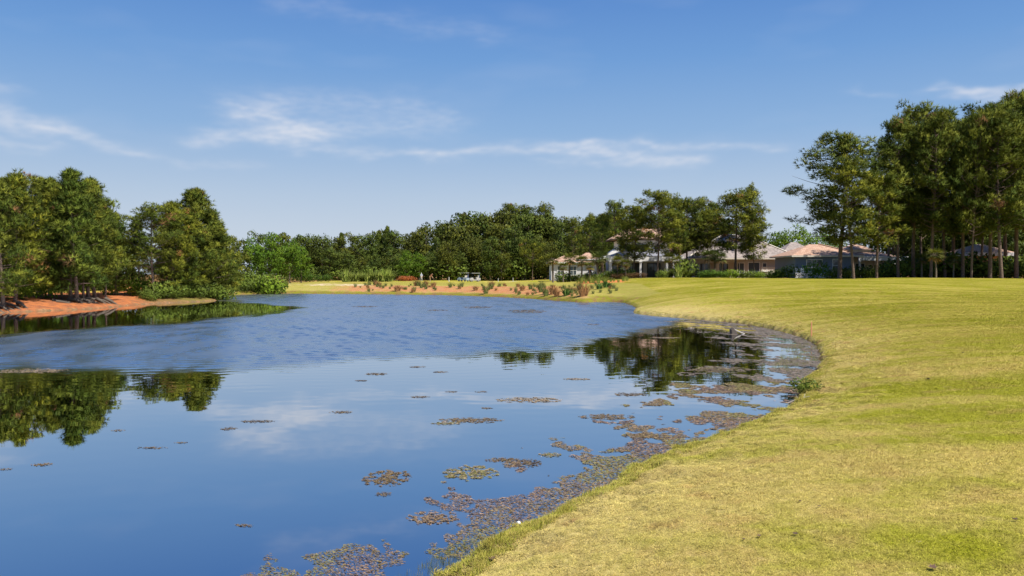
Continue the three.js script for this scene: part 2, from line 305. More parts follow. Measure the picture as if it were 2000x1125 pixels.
function broadleaf(seed, { H = 12, start = .16, rx = 4, clumps = 46, per = 62, leaf = .42, hue = [.06, .098, .016], spread = .45 }) {
  const r = mulberry(seed), f = new Faces(), wood = [tube([[0, -.3, 0], [.1, H * .25, .1], [(r() - .5) * .6, H * .6, (r() - .5) * .6], [0, H * .85, 0]], H * .022, H * .004, 7, 8)], cy = H * (start + (1 - start) * .5), ry = H * (1 - start) * .5;
  for (let i = 0; i < clumps; i++) {
    const o = unit(r), q = i < clumps * .72 ? .72 + r() * .2 : r() * .7, lump = 1 + .22 * noiseA(o[0] * 1.7 + seed, o[2] * 1.7 + o[1]), c = [o[0] * rx * q * lump, cy + o[1] * ry * q * lump * (o[1] < 0 ? .95 : .93), o[2] * rx * q * lump], rc = rx * (.24 + r() * .14);
    if (i % 4 === 0) wood.push(tube([[0, Math.max(H * .2, c[1] - ry * .8), 0], [c[0] * .45, c[1] - ry * .25, c[2] * .45], c], H * .006, .02, 4, 3));
    const col = mix3(hue, [hue[0] * 1.5 + .012, hue[1] * 1.3 + .01, hue[2] * 1.1], r() * spread * 2 - .25).map((v) => Math.max(.006, v)), n = per * (.7 + r() * .6);
    for (let j = 0; j < n; j++) {
      const u = unit(r); if (u[1] < -.55) u[1] *= -.6;
      const s = .7 + .36 * r(), p = [c[0] + u[0] * rc * s, c[1] + u[1] * rc * s * .82, c[2] + u[2] * rc * s], nn = norm(add(add(u, o, .35), unit(r), .55)), d = norm(add(unit(r), [0, -.25, 0]));
      f.blade(p, d, nn, leaf * (.6 + r() * .7), leaf * .62, tint(col, r, .28), .25);
    }
  }
  return { trunk: mergeGeometries(wood), crown: f.geo(), H, wood: M.greyBark };
}
function palm(seed, { H = 5, fronds = 30, len = .95, fan = 11 }) {
  const r = mulberry(seed), f = new Faces(), lean = (r() - .5) * .5, tip = [lean, H - .75, (r() - .5) * .3], wood = [tube([[0, -.25, 0], [lean * .3, H * .4, 0], tip], .17, .14, 8, 8)];
  for (let i = 0; i < fronds; i++) {
    const t = i / fronds, az = i * 2.4 + r() * .5, up = lerp(-.75, 1.25, t) + (r() - .5) * .3, d = norm([Math.cos(az) * Math.cos(up), Math.sin(up), Math.sin(az) * Math.cos(up)]), hub = add(tip, d, .55 + r() * .25), col = t < .12 ? [.2, .14, .06] : mix3([.06, .085, .018], [.14, .165, .035], r());
    wood.push(tube([tip, add(add(tip, d, .3), [0, .04, 0]), hub], .018, .012, 3, 2));
    const side = norm([-d[2], 0, d[0]]), nn = norm([side[1] * d[2] - side[2] * d[1], side[2] * d[0] - side[0] * d[2], side[0] * d[1] - side[1] * d[0]]).map((v) => v * (up > 1.5 ? -1 : 1));
    if (nn[1] < 0) for (let k = 0; k < 3; k++) nn[k] *= -1;
    for (let j = 0; j < fan; j++) { const a = (j / (fan - 1) - .5) * 2.5, L = len * (1 - .25 * Math.abs(a)) * (.85 + r() * .3), q = norm(add(add([d[0] * Math.cos(a) + side[0] * Math.sin(a), d[1] * Math.cos(a) + side[1] * Math.sin(a), d[2] * Math.cos(a) + side[2] * Math.sin(a)], [0, -1, 0], .12 + r() * .25), unit(r), .1)); f.blade(hub, q, nn, L, .1, tint(col, r, .2), .05); }
  }
  return { trunk: mergeGeometries(wood), crown: f.geo(), H, wood: M.palmBark };
}
function bush(seed, { h = 1, rx = .6, leaves = 500, leaf = .12, hue = [.06, .10, .018], fall = .8 }) {
  const r = mulberry(seed), f = new Faces();
  for (let i = 0; i < leaves; i++) {
    const u = unit(r), q = i % 4 ? .82 + r() * .25 : r() * .8, lump = 1 + .25 * noiseA(u[0] * 2 + seed * .7, u[2] * 2 + u[1] * 2), p = [u[0] * rx * q * lump, Math.max(.02, h * .5 + u[1] * h * .5 * q * lump), u[2] * rx * q * lump];
    f.blade(p, norm(add(unit(r), [0, .3, 0])), norm(add(add(u, [0, fall, 0], .3), unit(r), .55)), leaf * (.6 + r() * .8), leaf * .6, tint(mix3(hue, [hue[0] * 1.9, hue[1] * 1.6, hue[2] * 1.3], Math.max(0, noiseB(u[0] * 3 + seed, u[1] * 3 + u[2])) * r()), r, .3), .2);
  }
  return f.geo();
}
function grassClump(seed, { h = 1, n = 90, wid = .02, spread = .55, hue = [.12, .15, .035], hue2 = [.3, .22, .09], foot = .12 }) {
  const r = mulberry(seed), f = new Faces();
  for (let i = 0; i < n; i++) {
    const a = r() * 6.283, out = Math.pow(r(), .7) * spread, L = h * (.55 + r() * .5), b = [Math.cos(a) * foot * r(), -.03, Math.sin(a) * foot * r()], d1 = norm([Math.cos(a) * out, 1, Math.sin(a) * out]), d2 = norm([Math.cos(a) * out * 2.6, .75, Math.sin(a) * out * 2.6]), col = tint(mix3(hue, hue2, r() * r()), r, .25), mid = add(b, d1, L * .55), nn = norm([Math.cos(a) * .6, .55, Math.sin(a) * .6]);
    const s = [-Math.sin(a) * wid / 2, 0, Math.cos(a) * wid / 2], L1 = add(b, s), R1 = add(b, s, -1), L2 = add(mid, s, .8), R2 = add(mid, s, -.8), T = add(mid, d2, L * .5);
    f.tri(L1, R1, R2, nn, col); f.tri(L1, R2, L2, nn, col); f.tri(L2, R2, T, nn, col);
  }
  return f.geo();
}

// ---------------------------------------------------------------- trees: variants, then one group a tree
const PINE = {
  bank: [1, 2, 3, 4].map((s) => pine(100 + s, { H: 11, start: .11, rad: 2.9, profile: 'cone', limbs: 58, tufts: 19, needle: .36, cr: .52 })),
  slim: [1, 2].map((s) => pine(140 + s, { H: 11, start: .28, rad: 2.2, profile: 'high', limbs: 44, tufts: 19, needle: .36, cr: .5, dead: .2 })),
  full: [1, 2].map((s) => pine(160 + s, { H: 12, start: .03, rad: 4.1, profile: 'cone', limbs: 100, tufts: 19, needle: .37, cr: .55 })),
  tall: [1, 2, 3, 4].map((s) => pine(200 + s, { H: 22, start: .29, rad: 5.1, profile: 'high', limbs: 70, tufts: 21, needle: .5, cr: .82, bend: .7, dead: .2 })),
  wide: [1, 2].map((s) => pine(230 + s, { H: 20, start: .27, rad: 5.4, profile: 'round', limbs: 66, tufts: 21, needle: .5, cr: .8, bend: .8, dead: .15 })),
  open: [1, 2, 3].map((s) => pine(260 + s, { H: 15, start: .33, rad: 3.9, profile: 'round', limbs: 58, tufts: 19, needle: .42, cr: .62, bend: .7, dead: .15 })),
  flat: [1].map((s) => pine(290 + s, { H: 9, start: .42, rad: 4.2, profile: 'umbrella', limbs: 44, tufts: 18, needle: .36, cr: .55, bend: .4, dead: .3 })),
};
const OAK = {
  oak: [1, 2, 3].map((s) => broadleaf(300 + s, { H: 12, start: .03, rx: 4.6, clumps: 60, per: 58, leaf: .46, hue: [.07, .098, .016] })),
  tallOak: [1, 2, 3].map((s) => broadleaf(320 + s, { H: 14, start: .03, rx: 3.9, clumps: 64, per: 56, leaf: .46, hue: [.078, .112, .018] })),
  maple: [1, 2].map((s) => broadleaf(340 + s, { H: 11, start: .07, rx: 3.6, clumps: 56, per: 58, leaf: .4, hue: [.08, .14, .014] })),
  dome: [1].map((s) => broadleaf(360 + s, { H: 11, start: .12, rx: 5.4, clumps: 70, per: 60, leaf: .44, hue: [.085, .145, .014] })),
};
const PALM = [1, 2, 3].map((s) => palm(400 + s, { H: 5, fronds: 38, len: 1.3, fan: 12 }));
function plantTree(name, v, x, z, h, label, category, group, { mat, wide = 1, turn = 0, wood } = {}) {
  if (!v.crown.boundingBox) v.crown.computeBoundingBox();
  const g = base(name, x, ground(x, z) - .04, z, turn), k = h / v.crown.boundingBox.max.y;
  g.scale.set(k * wide, k, k * wide);
  part('trunk', v.trunk, wood ?? v.wood, g); part('crown', v.crown, mat, g);
  return tag(g, label, category, group);
}
const treeAt = (name, v, px, D, topPy, label, group, o = {}) => { const x = X(px, D), z = -D; return plantTree(name, v, x, z, Y(topPy, D) - ground(x, z), label, o.category ?? 'tree', group, o); };

{ // the pine bank across the water
  const G = 'pines on the orange bank', mats = [M.needles, M.needlesWarm, M.needles, M.needlesCool];
  [[6, 57.5, 345, 'bank', 0, 'thick-trunked pine standing at the water end of the orange bank'], [30, 61, 332, 'bank', 1, 'dense pine just behind the thick-trunked pine by the water'], [50, 66, 326, 'slim', 0], [-45, 60, 330, 'bank', 2, 'dense pine at the bank beyond the thick-trunked pine'], [96, 70, 340, 'bank', 3, 'dense pine between the thick-trunked pine and the bare trunks'], [120, 66, 358, 'slim', 1], [137, 65, 345, 'bank', 0],
    [150, 64.5, 322, 'bank', 2, 'tallest pine in the clump of bare trunks on the orange bank'], [163, 66, 352, 'slim', 0], [172, 68, 345, 'bank', 1], [186, 69, 340, 'bank', 3], [206, 72, 378, 'slim', 1], [226, 76, 410, 'bank', 0, 'shorter pine at the gap beside the clump of bare trunks'], [75, 80, 340, 'bank', 2], [15, 84, 342, 'bank', 1], [-20, 74, 338, 'bank', 3], [205, 92, 400, 'bank', 2], [130, 90, 350, 'bank', 3], [175, 96, 372, 'bank', 0]]
    .forEach(([px, D, py, kind, v, label], i) => treeAt('pine_tree', PINE[kind][v], px, D, py, label ?? (kind === 'slim' ? 'slim pine with a bare lower trunk on the orange bank' : D > 73 ? 'bushy pine behind the front row of the orange bank' : 'dense pine in the clump of bare trunks on the orange bank'), G, { mat: mats[i % 4], turn: i * 1.7, wide: kind === 'bank' ? 1.05 : .95 }));
  [[302, 76.5, 392, 'open', 0, M.needles, 1.3, 'open-crowned pine at the point of the pine bank'], [338, 80, 388, 'full', 0, M.needlesWarm, 1.1, 'full pine beside the cone-shaped pine at the point'], [388, 84, 362, 'full', 1, M.needles, 1.25, 'cone-shaped pine with branches down to the water at the point'], [425, 88, 428, 'full', 0, M.needlesWarm, 1.2, 'low full pine at the water beyond the cone-shaped pine'], [362, 82, 402, 'full', 1, M.needlesWarm, 1.1, 'spreading pine tucked against the cone-shaped pine'], [410, 85, 402, 'full', 0, M.needles, 1.1, 'rounded pine on the water side of the cone-shaped pine'], [272, 88, 425, 'bank', 2, M.needlesCool, 1, 'small pine in the gap before the point'], [330, 96, 415, 'bank', 3, M.needlesCool, 1, 'pine standing behind the pines of the point']]
    .forEach(([px, D, py, kind, v, mat, wide, label], i) => treeAt('pine_tree', PINE[kind][v], px, D, py, label, 'pines at the point', { mat, wide, turn: i * 2.1 }));
  [[462, 112, 458, 'tallOak', 0, M.leavesOlive], [487, 114, 456, 'maple', 0, M.leavesBright], [505, 124, 448, 'tallOak', 1, M.leaves], [528, 118, 452, 'maple', 1, M.leavesBright], [548, 130, 452, 'tallOak', 2, M.leavesOlive], [565, 126, 462, 'maple', 0, M.leavesBright], [588, 132, 478, 'maple', 1, M.leavesBright], [440, 120, 452, 'tallOak', 1, M.leaves]]
    .forEach(([px, D, py, kind, v, mat], i) => treeAt('leafy_tree', OAK[kind][v], px, D, py, mat === M.leavesBright ? 'bright green leafy tree at the cove beyond the point' : 'olive green tree among bright leafy trees at the cove', mat === M.leavesBright ? 'bright trees at the cove' : 'olive trees at the cove', { mat, turn: i * 1.3, wide: .85 }));
  for (let i = 0; i < 12; i++) { const px = -30 + i * 24, D = 108 + (i % 3) * 7; treeAt('leafy_tree', OAK.oak[i % 3], px, D, 440 + (i * 37) % 50, 'leafy oak behind the pine bank', 'dark trees behind the pine bank', { mat: M.leavesOak, turn: i }); }
}
{ // the wood behind the fairway
  const line = [[550, 470], [575, 462], [610, 450], [650, 456], [700, 450], [735, 446], [760, 440], [790, 452], [820, 446], [845, 428], [880, 426], [910, 414], [950, 408], [1000, 398], [1030, 404], [1060, 402], [1085, 414], [1110, 418], [1140, 430], [1175, 418], [1210, 405]];
  const topAt = (px) => { for (let i = 1; i < line.length; i++) if (px <= line[i][0]) return lerp(line[i - 1][1], line[i][1], (px - line[i - 1][0]) / (line[i][0] - line[i - 1][0])); return 410; };
  const r = mulberry(900);
  const kinds = [['oak', M.leavesOak, 'deep green spreading oak in the wood behind the fairway', 'deep green oaks in the wood'], ['tallOak', M.leavesOlive, 'olive tinted tall tree in the wood behind the fairway', 'olive trees in the wood'], ['tallOak', M.leaves, 'mid green tall tree in the wood behind the fairway', 'mid green trees in the wood'], ['oak', M.leavesOlive, 'olive tinted spreading oak in the wood behind the fairway', 'olive oaks in the wood']];
  for (let px = 556, i = 0; px < 1215; px += 15 + r() * 9, i++) {
    const D = 205 + r() * 26, [k, mat, label, group] = px > 840 && px < 1080 ? kinds[r() < .6 ? 0 : 3] : kinds[Math.floor(r() * 4)], list = OAK[k];
    treeAt('leafy_tree', list[i % 3], px, D, topAt(px) + r() * 9 - 2, label.replace('wood behind', 'back of the wood behind'), group + ', back', { mat, turn: r() * 6, wide: .8 + r() * .25 });
  }
  for (let px = 540, i = 0; px < 1180; px += 21, i++) treeAt('leafy_tree', OAK.oak[i % 3], px + r() * 9, 246 + r() * 12, 476 + r() * 14, 'low oak closing the back of the wood', 'low oaks behind the wood', { mat: M.leavesOak, turn: r() * 6, wide: 1.5 });
  for (let px = 600, i = 0; px < 1130; px += 17 + r() * 10, i++) {
    const D = 184 + r() * 9, pick = r(), bright = (px > 785 && px < 835) || (px > 640 && px < 720 && pick < .4);
    const [k, mat, label, group] = bright ? ['maple', M.leavesBright, 'bright green tree at the front of the wood behind the fairway', 'bright trees in the wood'] : kinds[Math.floor(r() * 4)];
    if (px > 565 && px < 640) continue;
    treeAt('leafy_tree', OAK[k][i % OAK[k].length], px, D, Math.min(topAt(px) + 24 + r() * 46, 500), label, group, { mat, turn: r() * 6, wide: .8 + r() * .2 });
  }
  [[757, 438, 'cone'], [740, 447, 'cone'], [998, 393, 'tall'], [1062, 391, 'tall'], [1025, 397, 'tall'], [668, 452, 'cone'], [825, 440, 'tall'], [1158, 412, 'tall'], [905, 412, 'tall']].forEach(([px, py, k], i) => treeAt('pine_tree', k === 'cone' ? PINE.full[i % 2] : PINE.tall[i % 4], px, 214 + i * 2, py, k === 'cone' ? 'dark pointed conifer rising over the wood behind the fairway' : 'pine with a rounded top rising over the wood', k === 'cone' ? 'conifers over the wood' : 'pines over the wood', { mat: k === 'cone' ? M.needlesCool : M.needles, turn: i, wide: k === 'cone' ? .6 : .9 }));
  treeAt('pine_tree', PINE.flat[0], 1040, 170, 462, 'flat-topped lone pine standing at the edge of the wood near the palms', 'lone flat pine', { mat: M.needlesWarm, turn: .6 });
}
{ // pines about the houses
  [[1238, 124, 398, 'wide', 0, M.needlesWarm, 1.3, 'pine with a low wide crown before the two-storey house'], [1283, 121, 366, 'open', 0, M.needlesWarm, 1.15, 'tall airy pine before the two-storey house'], [1341, 128, 380, 'open', 1, M.needles, 1.3, 'pine between the two-storey house and the grey house'], [1437, 121, 366, 'open', 2, M.needlesWarm, 1.4, 'large airy pine with a forked trunk before the grey house'],
    [1474, 119, 402, 'wide', 1, M.needlesWarm, .8, 'pink-trunked narrow pine before the grey house'], [1462, 134, 353, 'tall', 3, M.needles, .7, 'slender pine rising behind the large airy pine'], [1206, 150, 386, 'tall', 1, M.needlesCool, .95, 'dark pine behind the chimney end of the two-storey house'], [1178, 160, 414, 'tall', 2, M.needlesCool, .9, 'thin dark pine behind the low wing'], [1258, 156, 398, 'tall', 0, M.needles, .9, 'pine rising behind the two-storey roof'], [1318, 152, 374, 'tall', 1, M.needles, .95, 'bushy pine behind the two-storey house gable'], [1368, 150, 378, 'wide', 1, M.needles, .8, 'round pine behind the gap between the houses'], [1398, 146, 392, 'tall', 2, M.needlesCool, .9, 'pine behind the hip of the grey house'], [1150, 170, 420, 'wide', 0, M.needles, .8, 'round pine behind the low wing'], [1118, 176, 420, 'tall', 3, M.needles, .9, 'pine at the wood corner behind the palms']]
    .forEach(([px, D, py, kind, v, mat, wide, label], i) => treeAt('pine_tree', PINE[kind][v], px, D, py, label, 'pines about the houses', { mat, wide, turn: i * 1.9 + .4 }));
  for (let i = 0; i < 13; i++) treeAt('leafy_tree', OAK[i % 2 ? 'oak' : 'tallOak'][i % 3], 1190 + i * 23, 168 + (i % 3) * 6, [425, 438, 418, 445, 430][i % 5], 'leafy oak in the belt of trees behind the houses', 'oaks behind the houses', { mat: i % 3 ? M.leavesOak : M.leavesOlive, turn: i * 1.3, wide: .9 });
  [[1226, 133, 425, 'open', 1, .9, 'young pine at the porch of the two-storey house'], [1312, 124, 402, 'open', 2, 1.0, 'bushy pine before the end of the porch'], [1385, 127, 405, 'open', 0, 1.1, 'pine before the hip of the grey house']].forEach(([px, D, py, k, v, wide, label], i) => treeAt('pine_tree', PINE[k][v], px, D, py, label, 'pines about the houses', { mat: i % 2 ? M.needles : M.needlesWarm, wide, turn: i * 2.4 + 1 }));
  [[1548, 172, 436, 'dome', 0], [1600, 178, 440, 'dome', 0], [1516, 184, 450, 'maple', 1]].forEach(([px, D, py, k, v], i) => treeAt('leafy_tree', OAK[k][v], px, D, py, 'bright green round tree showing over the grey roof', 'bright trees behind the grey house', { mat: M.leavesBright, turn: i * 2 }));
}
{ // the tall pine grove
  const tall = [[1640, 103, 252, 'wide', 0, M.needles, 1.38, 'wide-crowned pine before the blue house'], [1667, 99, 292, 'wide', 1, M.needlesWarm, 1.05, 'yellow-green pine beside the wide-crowned pine'], [1712, 101, 330, 'open', 2, M.needlesWarm, 1.2, 'shorter yellow-green pine before the white porch'], [1754, 106, 222, 'tall', 0, M.needles, .82, 'tall pine at the grove end near the white porch'], [1784, 108, 188, 'tall', 1, M.needles, .9, 'tallest dark pine at the open side of the grove'], [1818, 103, 212, 'tall', 2, M.needles, .85, 'tall pine beside the sunlit palm of the grove'], [1846, 110, 205, 'wide', 0, M.needlesCool, .8, 'broad pine behind the sunlit palm of the grove'], [1880, 105, 215, 'tall', 3, M.needles, .95, 'straight pine next to the thick dark-trunked pine'], [1897, 100, 205, 'wide', 1, M.needles, .6, 'thick dark-trunked pine in the middle of the grove'], [1933, 104, 192, 'tall', 0, M.needlesCool, 1, 'pine between the thick dark trunk and the pale trunk'], [1956, 99, 198, 'tall', 1, M.needles, .95, 'pale-trunked pine before the small terracotta roof'], [1985, 107, 172, 'tall', 2, M.needles, 1, 'tall pine just beyond the pale-trunked pine'], [2015, 102, 165, 'wide', 0, M.needles, .7], [2050, 106, 160, 'tall', 3, M.needles, 1], [1800, 118, 230, 'wide', 1, M.needlesCool, .7], [1860, 122, 225, 'tall', 0, M.needlesCool, 1], [1915, 120, 215, 'wide', 0, M.needlesCool, .7], [1965, 122, 205, 'tall', 2, M.needlesCool, 1], [2010, 120, 190, 'wide', 1, M.needlesCool, .7], [1735, 120, 262, 'tall', 3, M.needlesCool, .85]];
  tall.forEach(([px, D, py, kind, v, mat, wide, label], i) => treeAt('pine_tree', PINE[kind][v], px, D, py, label ?? (D > 115 ? 'pine at the back of the tall grove' : 'tall pine at the end of the grove past the terracotta roof'), D > 115 ? 'pines at the back of the grove' : 'pines of the tall grove', { mat, wide, turn: i * 2.3 }));
  for (let i = 0; i < 17; i++) treeAt('leafy_tree', OAK[i % 2 ? 'oak' : 'tallOak'][i % 3], 1742 + i * 20, 134 + (i % 4) * 6, 360 + ((i * 53) % 80), 'leafy oak behind the trunks of the tall grove', 'dark trees behind the grove', { mat: i % 3 ? M.leavesOak : M.leaves, turn: i * 1.1 });
}
{ // sabal palms
  const P = 'cabbage palms about the houses';
  [[1080, 122, 488, 'stout palm at the outer end of the mulch bed'], [1112, 124, 486, 'palm before the low terracotta wing'], [1136, 122, 494, 'palm beside the closed navy parasol'], [1100, 118, 508, 'short palm in the shrubs by the low wing'], [1152, 117, 506, 'short palm over the mulch bed'], [1167, 121, 490, 'dark palm at the porch corner, one of a pair'], [1175, 123, 484, 'dark palm at the porch corner, one of a pair'], [1206, 120, 494, 'palm before the white porch columns'], [1222, 119, 502, 'small palm before the white porch beam'], [1307, 121, 488, 'full palm at the porch end of the two-storey house'], [1322, 119, 494, 'full palm at the porch end of the two-storey house'], [1383, 118, 484, 'dark palm in the row before the grey house'], [1396, 119, 480, 'dark palm in the row before the grey house'], [1408, 117, 486, 'dark palm in the row before the grey house'], [1828, 99, 480, 'sunlit palm in the tall grove'], [1862, 104, 492, 'deep green palm in the tall grove'], [1800, 106, 488, 'deep green palm in the tall grove']]
    .forEach(([px, D, py, label], i) => treeAt('palm_tree', PALM[i % 3], px, D, py, label, P, { mat: /dark|deep/.test(label) ? M.leavesOak : M.palmFan, turn: i * 1.4, category: 'palm', wide: 1.12 }));
}

// ---------------------------------------------------------------- shrubs and ornamental grasses
const SHRUB = {
  round: [1, 2].map((s) => bush(500 + s, { h: 1, rx: .55, leaves: 620, leaf: .1, hue: [.065, .12, .013] })),
  loose: [1, 2].map((s) => bush(520 + s, { h: 1, rx: .75, leaves: 560, leaf: .14, hue: [.10, .14, .02] })),
  spiky: [1, 2].map((s) => grassClump(540 + s, { h: 1, n: 120, wid: .06, spread: .9, hue: [.12, .15, .04], hue2: [.3, .28, .14], foot: .2 })),
  tuft: [1, 2, 3].map((s) => grassClump(560 + s, { h: 1, n: 120, wid: .022, spread: .42, hue: [.09, .12, .028], hue2: [.22, .19, .07], foot: .2 })),
  brown: [1].map((s) => grassClump(580 + s, { h: 1, n: 240, wid: .022, spread: .6, hue: [.26, .13, .05], hue2: [.38, .22, .1], foot: .22 })),
};
M.shrub = leafMat(.35); M.shrubDeep = leafMat(.22); M.shrubBright = leafMat(.4, 1.5, 1.6, .9); M.flower = leafMat(.3, 3.2, .7, 1.4);
function plant(name, geo, mat, px, D, h, label, group, wide = 1, category = 'shrub', sink = .03) {
  const x = X(px, D), z = -D, m = top(name, geo, mat);
  m.position.set(x, ground(x, z) - sink, z); m.scale.set(h * wide, h, h * wide); m.rotation.y = px * .37;
  return tag(m, label, category, group);
}
{
  const r = mulberry(61);
  // along the cove and the point
  for (let i = 0; i < 11; i++) plant('shrub', SHRUB.loose[i % 2], i % 3 ? M.shrub : M.shrubBright, 446 + i * 9, 107 + r() * 5, 1.6 + r() * 1.3, 'yellow-green shrub leaning over the water at the cove', 'shrubs at the cove', 1.1);
  for (let i = 0; i < 15; i++) plant('shrub', SHRUB.loose[i % 2], i % 3 ? M.shrubDeep : M.shrub, 284 + i * 10.8, lerp(73.9, 83.6, Math.min(1, i / 13)) + r() * 1.1, .7 + r() * 1.0, 'low leafy shrub at the water under the pines of the point', 'shrubs under the point pines', 1.1);
  for (let i = 0; i < 9; i++) plant('shrub', SHRUB.round[i % 2], M.shrub, 8 + i * 24, 86 + r() * 3, 1.7 + r() * .5, 'clipped hedge shrub behind the trunks of the pine bank', 'hedge behind the pine bank', 1.5);
  [[42, 64, 1.6], [78, 66, 2.3], [214, 76, 1.4], [262, 77, 1.7], [282, 78.5, 1.8], [-6, 62, 1.8], [236, 84, 1.6]].forEach(([px, D, h]) => plant('shrub', SHRUB.loose[px & 1], M.shrubBright, px, D, h, 'young bright shrub among the trunks on the orange bank', 'shrubs on the orange bank', .9));
  // pale spiky clumps before the wood
  for (let i = 0; i < 9; i++) plant('spiky_plant', SHRUB.spiky[i % 2], M.shrubBright, 676 + i * 10.5, 150 + r() * 6, 2.3 + r() * .9, 'pale spiky plant in the row before the wood', 'spiky plants before the wood', 1.0, 'plant');
  for (let i = 0; i < 3; i++) plant('flowering_shrub', SHRUB.loose[i % 2], M.flower, 785 + i * 9, 172 + i * 2, 1.1, 'red flowering shrub beside the spiky plants', 'red flowering shrubs', 1.4);
  for (let i = 0; i < 6; i++) plant('shrub', SHRUB.round[i % 2], M.shrub, 560 + i * 16, 150 + r() * 12, 1.3 + r(), 'low dark shrub by the sand bunker', 'shrubs by the bunker', 1.2);
  for (let i = 0; i < 26; i++) plant('shrub', SHRUB.loose[i % 2], M.shrubDeep, 592 + i * 21 + r() * 14, 186 + r() * 12, 2 + r() * 3.2, 'leafy undergrowth shrub along the foot of the wood', 'undergrowth of the wood', 1.2);
  // ornamental grasses on the far bank
  let made = 0;
  for (let k = 0; k < 1500 && made < 150; k++) {
    const px = 690 + r() * 530, D = 80 + r() * 42, x = X(px, D), d = shoreDist(x, -D);
    if (d < .8 || d > 9.5 || noiseA(x * .22, D * .2) < -.55) continue;
    const dry = r() < .22; made++;
    plant('ornamental_grass_clump', dry ? SHRUB.brown[0] : SHRUB.tuft[made % 3], dry ? M.shrub : M.shrub, px, D, .4 + r() * r() * 1.0, dry ? 'dry brown grass clump planted on the orange far bank' : 'green grass clump planted on the orange far bank', dry ? 'brown clumps on the far bank' : 'green clumps on the far bank', 1.1, 'grass clump');
  }
  plant('ornamental_grass_clump', SHRUB.brown[0], M.shrub, 1140, 79.5, 1.9, 'large russet grass clump at the water edge', null, .95, 'grass clump', .12);
  plant('spiky_plant', SHRUB.spiky[0], leafMat(.35, .7, 1.1, .6), 1106, 83, 1.15, 'vivid green strap-leaved plant beside the russet grass clump', null, 1.1, 'plant');
  plant('spiky_plant', SHRUB.spiky[1], leafMat(.35, .6, 1.0, .6), 1184, 86, 1.1, 'green strap-leaved plant beyond the russet grass clump', null, 1.1, 'plant');
  plant('spiky_plant', SHRUB.spiky[0], leafMat(.35, .6, 1.0, .6), 1170, 85, .9, 'smaller green strap-leaved plant beyond the russet grass clump', null, 1.1, 'plant');
  for (let i = 0; i < 13; i++) plant('ornamental_grass_clump', SHRUB.tuft[i % 3], M.shrubBright, 1126 + i * 8 + r() * 4, 101 + r() * 12, .6 + r() * .7, 'grass clump in the orange mulch bed by the two-storey house', 'clumps in the mulch bed', 1.1, 'grass clump');
  // shrubs along the houses
  for (let i = 0; i < 16; i++) plant('shrub', SHRUB[i % 3 ? 'loose' : 'round'][i % 2], [M.shrubDeep, M.shrub, M.shrub][i % 3], 1090 + i * 9 + r() * 5, 120 + r() * 5, .8 + r() * .9, 'garden shrub before the low wing and white porch', 'shrubs before the white porch', 1.1);
  for (let i = 0; i < 5; i++) plant('flowering_shrub', SHRUB.round[i % 2], leafMat(.3, 1.7, .5, 1.9), 1202 + i * 13, 118.5 + r(), .85, 'purple-leaved low shrub before the white porch', 'purple shrubs before the porch', 1.5);
  [[1290, 1.1], [1300, 1.7], [1312, 1.3], [1326, 2.4], [1338, 2.6], [1346, 1.6]].forEach(([px, h], i) => plant('shrub', SHRUB[i % 2 ? 'spiky' : 'loose'][i % 2], i % 2 ? M.shrubBright : M.shrubDeep, px, 118 + (i % 3), h, i % 2 ? 'pale spiky shrub between the two-storey house and the grey house' : 'dark shrub between the two-storey house and the grey house', i % 2 ? 'spiky shrubs between houses' : 'dark shrubs between houses', 1));
  for (let i = 0; i < 6; i++) plant('shrub', SHRUB.round[i % 2], M.shrubDeep, 1372 + i * 8, 115 + r(), .95 + r() * .25, 'dark clipped shrub in the hedge before the grey house', 'hedge of the grey house', 1.5);
  for (let i = 0; i < 11; i++) plant('shrub', SHRUB[i % 2 ? 'round' : 'loose'][i % 2], i % 3 ? M.shrub : M.shrubBright, 1424 + i * 9 + r() * 3, 117 + r() * 2, .6 + r() * .7, 'green shrub along the wall of the grey house', 'shrubs of the grey house', 1.3);
  [[1512, 1.25, 1.4], [1527, 1.5, 1.3], [1544, 1.9, 1.3]].forEach(([px, h, w]) => plant('shrub', SHRUB.round[0], M.shrub, px, 113, h, 'rounded green shrub at the garage end of the grey house', 'round shrubs of the grey house', w));
  plant('shrub', SHRUB.round[1], M.shrubBright, 1594, 106, 2.3, 'big bright round shrub before the blue wall', null, 1.45);
  for (let i = 0; i < 8; i++) plant('shrub', SHRUB.loose[i % 2], [M.shrub, M.shrubDeep][i % 2], 1616 + i * 16 + r() * 6, 106 + r() * 4, .9 + r() * .8, 'loose shrub along the blue house and its porch', 'shrubs of the blue house', 1.1);
  for (let i = 0; i < 18; i++) plant('shrub', SHRUB.loose[i % 2], M.shrubDeep, 1745 + i * 16 + r() * 6, 108 + r() * 12, 1.6 + r() * 2.2, 'leafy undergrowth shrub beneath the tall grove', 'undergrowth of the grove', 1.25);
  plant('shrub', SHRUB.loose[1], M.shrub, 1574, 17.65, .3, 'scrubby shoreline bush with a bare branch beside it', null, 1.5, 'shrub', .05);
}

